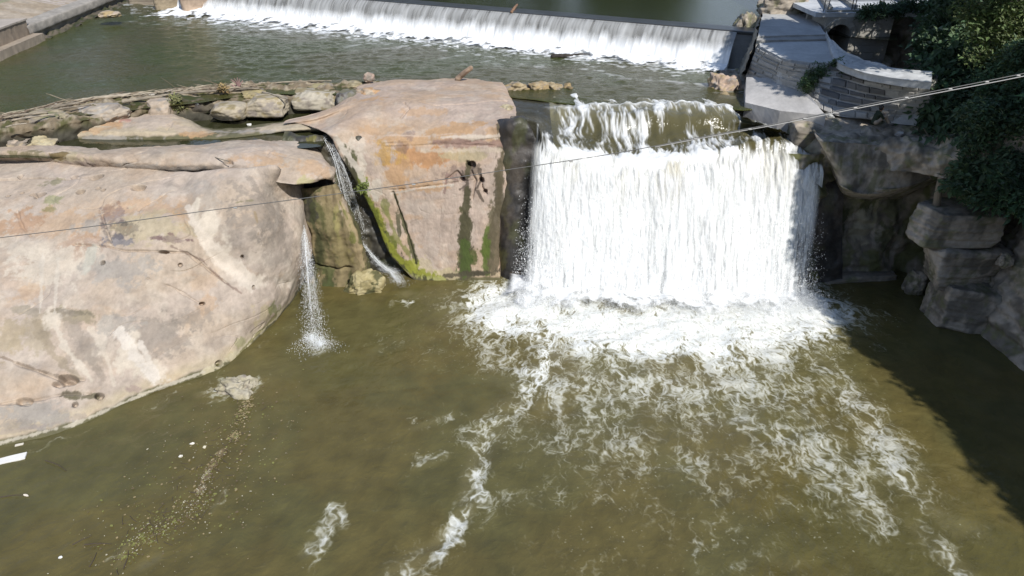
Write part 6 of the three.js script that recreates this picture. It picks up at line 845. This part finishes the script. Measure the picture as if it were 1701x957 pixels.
// ------------------------------------------------------------------ overhead cable
{
  const t = thing('overhead_cable', 'thin overhead cable strung across the gorge, doubled at its right end', 'cable');
  const line = [[-80, 405], [0, 395], [170, 374], [330, 352], [500, 330], [680, 306], [850, 281], [1020, 255], [1180, 225], [1300, 203], [1420, 178], [1540, 154], [1632, 136], [1701, 122], [1800, 101]].map(([x, y], i) => Z(x, y, -9 + 0.02 * i)), steel = plain([0.13, 0.125, 0.115], 0.55);
  const C1 = new THREE.CatmullRomCurve3(line), upper = []; for (let i = 0; i <= 60; i++) upper.push(C1.getPoint(i / 60));
  mesh('strand', new THREE.TubeGeometry(new THREE.CatmullRomCurve3(upper), 300, 0.0055, 6), steel, t);
  const pale = plain([0.36, 0.35, 0.33], 0.5), low = []; for (let i = 0; i <= 30; i++) { const f = lerp(0.53, 1, i / 30), p = C1.getPoint(f); low.push(lift(p, -0.014 - 0.022 * smooth(0.5, 0.95, f))); }
  mesh('strand', new THREE.TubeGeometry(new THREE.CatmullRomCurve3(low), 160, 0.006, 6), pale, t);
  for (const f of [0.56, 0.61, 0.665, 0.715, 0.765, 0.815, 0.865, 0.92, 0.965, 0.24, 0.36, 0.47]) { const p = C1.getPoint(f), g = new THREE.CapsuleGeometry(0.012, 0.03, 3, 8); g.rotateZ(Math.PI / 2); g.translate(p.x, p.y - 0.012, p.z); mesh('clamp', g, pale, t); }
}

{ // the tangle of sticks caught on the sill
  const r = rng(77), sticks = [], back = [[-60, 206], [0, 196], [100, 175], [200, 160], [330, 148], [420, 144]].map(([x, y]) => Y(x, y, 8.16)), dirs = back.map((p, i) => (back[i + 1] ?? p).clone().sub(back[i + 1] ? p : back[i - 1]).normalize());
  for (let i = 0; i < 420; i++) { const f = Math.pow(r(), 0.8) * 4.999, k = f | 0, p = crCurve(back, f), l = 0.3 + 1.3 * r() * r(), d = dirs[k].clone().multiplyScalar(r() < 0.8 ? 1 : -0.4).add(V((r() - 0.5) * 0.7, (r() - 0.3) * 0.14, (r() - 0.5) * 0.7)).normalize().multiplyScalar(l); p.add(V(0, 0.02 + 0.12 * r(), r() * 0.9 - 0.15)); sticks.push(tubeGeo([p, p.clone().addScaledVector(d, 0.5).add(V(0, 0.05 * r(), 0.05 * r())), p.clone().add(d)], 0.012 + 0.02 * r() * r(), { sides: 5, seg: 5, r2: 0.008 })); }
  const t = thing('driftwood_pile', 'long tangle of small brown sticks caught along the rock sill by the river', 'driftwood');
  [0, 1, 2].forEach((k) => { mesh('sticks', mergeGeometries(sticks.filter((_, i) => i % 3 === k)), plain([[0.3, 0.24, 0.17], [0.16, 0.115, 0.08], [0.42, 0.36, 0.27]][k]), t).userData.kind = 'stuff'; });
}

// ------------------------------------------------------------------ white stones, litter and floating things
[[1522, 238, 1534, 250, 'first and smallest of the pale stones by the slope foot'], [1530, 228, 1546, 246, 'largest pale round stone by the slope foot'], [1544, 230, 1556, 246, 'bluish pale stone between two round stones'], [1546, 236, 1562, 250, 'rightmost pale round stone at the edge of the overhang'], [1492, 218, 1502, 229, 'small grey stone on the top of the overhang'], [1372, 187, 1388, 200, 'white squarish stone at the foot of the masonry wall'], [1390, 188, 1420, 202, 'dark rough stone at the foot of the masonry wall']].forEach(([a, b, c, d, l], i) => blockAt('stone', l, 'stone', [a, b, c, d], i < 4 ? -31.4 : i === 4 ? -31.8 : -34.2, 0.45, { p: 2.6, seed: 131 + i, amp: 0.25, sink: 0.05, detail: 12, color: i === 6 ? bankStone(5, [0.28, 0.25, 0.21]) : stone(131 + i, i === 4 ? [0.3, 0.27, 0.25] : [0.55, 0.55, 0.52], [0.5, 0.5, 0.48], [0.4, 0.4, 0.38]) }));
{
  const put = (name, label, category, px, py, h, w, d, th, turn, c) => { const box = name === 'board', g = box ? new THREE.BoxGeometry(w, th, d, 6, 2, 4) : new THREE.CylinderGeometry(0.5, 0.46, th, 9, 1), P = g.attributes.position; for (let i = 0; i < P.count; i++) { const k = box ? 1 : 1 + 0.7 * noise(Math.round(P.getX(i) * 4) * 0.9, Math.round(P.getZ(i) * 4) * 0.9, px * 0.37); P.setXYZ(i, P.getX(i) * k * (box ? 1 : w), P.getY(i) + 0.02 * noise(P.getX(i) * 3, P.getZ(i) * 3, px), P.getZ(i) * k * (box ? 1 : d)); } g.computeVertexNormals(); const m = mesh(name, g, plain(c)); m.position.copy(Y(px, py, h)); m.rotation.set(0.03, turn, 0.02); return tag(m, label, category); };
  put('board', 'white board floating at the left edge of the pool', 'board', 12, 764, 0.03, 1.2, 0.34, 0.05, 0.35, [0.72, 0.7, 0.66]);
  put('board', 'small pale wood chip floating under the left outcrop', 'board', 32, 739, 0.03, 0.28, 0.1, 0.04, 0.3, [0.6, 0.55, 0.46]);
  put('litter', 'white scrap lying in the shallow pool beside the rock tongue', 'litter', 414, 207, 7.02, 0.26, 0.2, 0.06, 0.2, [0.78, 0.76, 0.7]);
  put('litter', 'white flat scrap at the river edge above the driftwood', 'litter', 278, 151, 8.1, 0.6, 0.25, 0.05, 0.1, [0.72, 0.68, 0.62]);
  put('litter', 'pale flat scrap beside the tan driftwood log', 'litter', 252, 157, 8.15, 0.45, 0.18, 0.05, 0.1, [0.66, 0.6, 0.5]);
  put('litter', 'white strip standing in the dark gap at the left edge', 'litter', 48, 212, 7.3, 0.12, 0.1, 0.3, 0.1, [0.7, 0.7, 0.72]);
  put('litter', 'white dot of litter drifting on the left side of the river', 'litter', 93, 172, 8.05, 0.16, 0.16, 0.05, 0, [0.72, 0.7, 0.6]);
  put('litter', 'larger pale scrap floating above the drift of leaves', 'litter', 319, 737, 0.03, 0.2, 0.09, 0.03, 0.3, [0.74, 0.7, 0.62]);
  put('litter', 'upright cream chip floating beside the leaf drift', 'litter', 340, 743, 0.04, 0.1, 0.16, 0.04, -0.3, [0.66, 0.6, 0.44]);
  put('litter', 'round white scrap floating alone left of the leaf drift', 'litter', 300, 758, 0.03, 0.14, 0.12, 0.03, 0.3, [0.72, 0.69, 0.6]);
  put('litter', 'cream scrap on the far left of the pool above the twigs', 'litter', 43, 823, 0.03, 0.2, 0.08, 0.03, -0.2, [0.74, 0.66, 0.55]);
  put('litter', 'white scrap near the bottom left corner', 'litter', 100, 926, 0.03, 0.13, 0.08, 0.03, 0.2, [0.8, 0.8, 0.76]);
  // the drift of leaves and twigs
  const r = rng(91), leaf = []; const line = [[410, 668], [395, 715], [375, 745], [355, 770], [338, 805], [325, 840], [290, 870], [240, 890], [200, 930]].map(([x, y]) => Y(x, y, 0)), n = 520;
  const t = thing('floating_debris', 'loose drift of floating leaves and twigs trailing down the left of the pool', 'debris');
  const geo = new THREE.CircleGeometry(1, 6); geo.rotateX(-Math.PI / 2); { const P = geo.attributes.position; for (let i = 1; i < P.count; i++) P.setY(i, 0.25 * (i % 2)); geo.computeVertexNormals(); }
  [[[0.26, 0.20, 0.10], 0], [[0.13, 0.095, 0.05], 1], [[0.42, 0.38, 0.27], 2], [[0.18, 0.18, 0.05], 3]].forEach(([c, k]) => {
    const im = new THREE.InstancedMesh(geo, plain(c, 0.8, { side: THREE.DoubleSide }), n), m = new THREE.Matrix4(), q = new THREE.Quaternion(), e = new THREE.Euler();
    for (let i = 0; i < n; i++) { const spot = [[0.4, 0.5, 0.35], [1.3, 0.3, 0.25], [2.4, 0.25, 0.22], [3.1, 0.4, 0.2], [3.6, 0.3, 0.16], [4.3, 0.3, 0.2], [5.2, 0.6, 0.6], [6.6, 0.8, 0.8], [7.5, 0.5, 0.5]][(r() * r() * 9 + (k * 2.3)) % 9 | 0], f = i % 3 === 0 ? r() * 7.99 : clamp(spot[0] + (r() + r() - 1) * spot[1], 0, 7.99), p = crCurve(line, f), w = i % 3 === 0 ? 3.2 : spot[2], s = (0.015 + 0.04 * r() * r()) * (k === 2 ? 0.6 : 1); p.x += (r() + r() - 1) * w; p.z += (r() + r() - 1) * w; p.y = 0.035 + 0.02 * r() + 0.03 * noise(p.x * 0.5, p.z * 0.5, 1.5); q.setFromEuler(e.set((r() - 0.5) * 0.4, r() * 6.3, (r() - 0.5) * 0.4)); m.compose(p, q, V(s * (0.6 + r()), s, s)); im.setMatrixAt(i, m); }
    im.name = 'leaves'; im.userData.kind = 'stuff'; im.castShadow = im.receiveShadow = true; t.add(im);
  });
  const tw = []; for (let i = 0; i < 90; i++) { const p = crCurve(line, r() * 7.999).add(V((r() - 0.5) * 1.8, 0.03, (r() - 0.5) * 1.2)), a = r() * 6.3, l = 0.12 + 0.3 * r(); p.y = 0.03; tw.push(tubeGeo([p, p.clone().add(V(Math.cos(a) * l * 0.5, 0.02, Math.sin(a) * l * 0.5 + 0.03)), p.clone().add(V(Math.cos(a) * l, 0.01, Math.sin(a) * l))], 0.006 + 0.006 * r(), { sides: 5, seg: 5 })); }
  const twm = mesh('twigs', mergeGeometries(tw), plain([0.08, 0.06, 0.04]), t); twm.userData.kind = 'stuff';
  [[75, 765, 110, 782, 'thin dark twig floating on the left of the pool'], [120, 905, 152, 890, 'dark bent twig near the bottom left corner'], [205, 945, 214, 912, 'dark straight twig among grey foam at the bottom left'], [148, 942, 160, 918, 'dark short twig near the bottom edge'], [380, 735, 397, 712, 'brown twig above the drift of leaves'], [0, 826, 45, 823, 'long brown twig at the left edge of the pool'], [140, 905, 185, 904, 'reddish branch floating near the bottom left']].forEach(([a, b, c, d, l], i) => tag(mesh('twig', tubeGeo([Y(a, b, 0.03), Y((a + c) / 2 + 2, (b + d) / 2 - 2, 0.05), Y(c, d, 0.03)], 0.02, { sides: 6, seg: 10, r2: 0.009 }), plain([0.07, 0.052, 0.035])), l, 'twig'));
}

// ------------------------------------------------------------------ the person sitting by the wall
{
  const seat = Y(1452, 206, 8.2), t = thing('person', 'person in a dark green top and beige trousers sitting sideways by the stone wall', 'person', seat);
  // joints in the figure's own metres: faces right (+x), knees drawn up
  const J = { hip: V(0, 0.12, 0), chest: V(0.06, 0.42, 0), neck: V(0.12, 0.60, 0), head: V(0.17, 0.74, 0), shL: V(0.10, 0.53, -0.17), shR: V(0.10, 0.53, 0.17), elL: V(0.28, 0.34, -0.2), elR: V(0.26, 0.33, 0.21), haL: V(0.42, 0.42, -0.08), haR: V(0.42, 0.40, 0.08), kL: V(0.42, 0.45, -0.12), kR: V(0.40, 0.43, 0.13), hL: V(0.03, 0.12, -0.1), hR: V(0.03, 0.12, 0.1), aL: V(0.66, 0.08, -0.12), aR: V(0.62, 0.08, 0.14), tL: V(0.82, 0.05, -0.14), tR: V(0.78, 0.05, 0.17) };
  const shirt = [0.022, 0.032, 0.016], legs = [0.36, 0.29, 0.22], skin = [0.34, 0.20, 0.14], shoe = [0.2, 0.19, 0.18];
  const bones = [['hip', 'chest', 0.15, 0.155, shirt], ['chest', 'neck', 0.15, 0.07, shirt], ['neck', 'head', 0.055, 0.06, skin], ['chest', 'shL', 0.11, 0.075, shirt], ['chest', 'shR', 0.11, 0.075, shirt], ['shL', 'elL', 0.065, 0.05, shirt], ['shR', 'elR', 0.065, 0.05, shirt], ['elL', 'haL', 0.045, 0.035, skin], ['elR', 'haR', 0.045, 0.035, skin], ['hL', 'kL', 0.105, 0.07, legs], ['hR', 'kR', 0.105, 0.07, legs], ['kL', 'aL', 0.068, 0.045, legs], ['kR', 'aR', 0.068, 0.045, legs], ['aL', 'tL', 0.05, 0.035, shoe], ['aR', 'tR', 0.05, 0.035, shoe], ['hip', 'hL', 0.14, 0.12, legs], ['hip', 'hR', 0.14, 0.12, legs]].map(([a, b, r0, r1, c]) => ({ a: J[a], b: J[b], r0, r1, c }));
  for (const [h, s] of [['haL', -1], ['haR', 1]]) for (let f = 0; f < 5; f++) { const p = J[h], o = f === 4 ? V(0.02, 0.03, -s * 0.03) : V(0.05, -0.01 - 0.004 * f, -s * (0.01 + 0.014 * f)), e = p.clone().add(o).add(f === 4 ? V(0.02, 0.015, -s * 0.02) : V(0.03, -0.03, -s * 0.02)); bones.push({ a: p, b: p.clone().add(o), r0: 0.02, r1: 0.011, c: skin }, { a: p.clone().add(o), b: e, r0: 0.011, r1: 0.008, c: skin }); }
  const q = V(), ab = V(), field = (x, y, z) => { let d = 1; q.set(x, y, z); let best = 1, col = shirt; for (const b of bones) { ab.subVectors(b.b, b.a); const k = clamp(((x - b.a.x) * ab.x + (y - b.a.y) * ab.y + (z - b.a.z) * ab.z) / ab.lengthSq()), e = Math.hypot(x - b.a.x - ab.x * k, y - b.a.y - ab.y * k, z - b.a.z - ab.z * k) - lerp(b.r0, b.r1, k); if (e < best) { best = e; col = b.c; } const h = clamp(0.5 + (d - e) / 0.06); d = lerp(d, e, h) - 0.03 * h * (1 - h); }
    const hx = x - J.head.x, hy = y - J.head.y - 0.02, hz = z - J.head.z, hd = Math.hypot(hx / 0.095, hy / 0.12, hz / 0.078) - 1, face = hd * 0.09 - 0.02 * Math.exp(-(((hx - 0.1) / 0.03) ** 2 + ((hy + 0.005) / 0.03) ** 2 + (hz / 0.02) ** 2)) + 0.008 * Math.exp(-(((hx - 0.085) / 0.03) ** 2 + ((hy - 0.02) / 0.02) ** 2 + ((Math.abs(hz) - 0.032) / 0.018) ** 2)) - 0.012 * Math.exp(-((hx / 0.03) ** 2 + (hy / 0.03) ** 2 + ((Math.abs(hz) - 0.08) / 0.012) ** 2));
    if (face < best) { best = face; col = skin; } const h = clamp(0.5 + (d - face) / 0.03); d = lerp(d, face, h) - 0.015 * h * (1 - h); return [d, col]; };
  const N = 96, mc = new MarchingCubes(N, new THREE.MeshBasicMaterial(), false, false, 200000), S = 0.62, ox = 0.33, oy = 0.42;
  for (let z = 0; z < N; z++) for (let y = 0; y < N; y++) for (let x = 0; x < N; x++) mc.field[z * N * N + y * N + x] = -field(ox + (x / N * 2 - 1) * S, oy + (y / N * 2 - 1) * S, (z / N * 2 - 1) * S)[0];
  mc.isolation = 0; mc.update();
  const cnt = mc.count, pos = new Float32Array(cnt * 3), col = new Float32Array(cnt * 3); for (let i = 0; i < cnt; i++) { const x = ox + mc.positionArray[i * 3] * S, y = oy + mc.positionArray[i * 3 + 1] * S, z = mc.positionArray[i * 3 + 2] * S; pos.set([x, y, z], i * 3); col.set(field(x, y, z)[1], i * 3); }
  let g = new THREE.BufferGeometry(); g.setAttribute('position', new THREE.BufferAttribute(pos, 3)); g.setAttribute('color', new THREE.BufferAttribute(col, 3)); g = mergeVertices(g, 1e-4); g.computeVertexNormals();
  mesh('body', g, new THREE.MeshStandardMaterial({ vertexColors: true, roughness: 0.85 }), t);
  const hg = new THREE.SphereGeometry(0.115, 24, 18), hp = hg.attributes.position; for (let i = 0; i < hp.count; i++) { let x = hp.getX(i), y = hp.getY(i), z = hp.getZ(i); if (x > 0.03 && y < 0.035) { x = 0.03; } if (y < 0) y *= 1.15; const k = 1 + 0.07 * noise(x * 40, y * 40, z * 40); hp.setXYZ(i, x * k * 0.98, y * k * 1.12, z * k * 0.86); } hg.computeVertexNormals(); hg.translate(J.head.x - 0.015, J.head.y + 0.04, 0);
  mesh('hair', hg, plain([0.012, 0.01, 0.009], 0.6), t);
}
renderer.render(scene, camera);
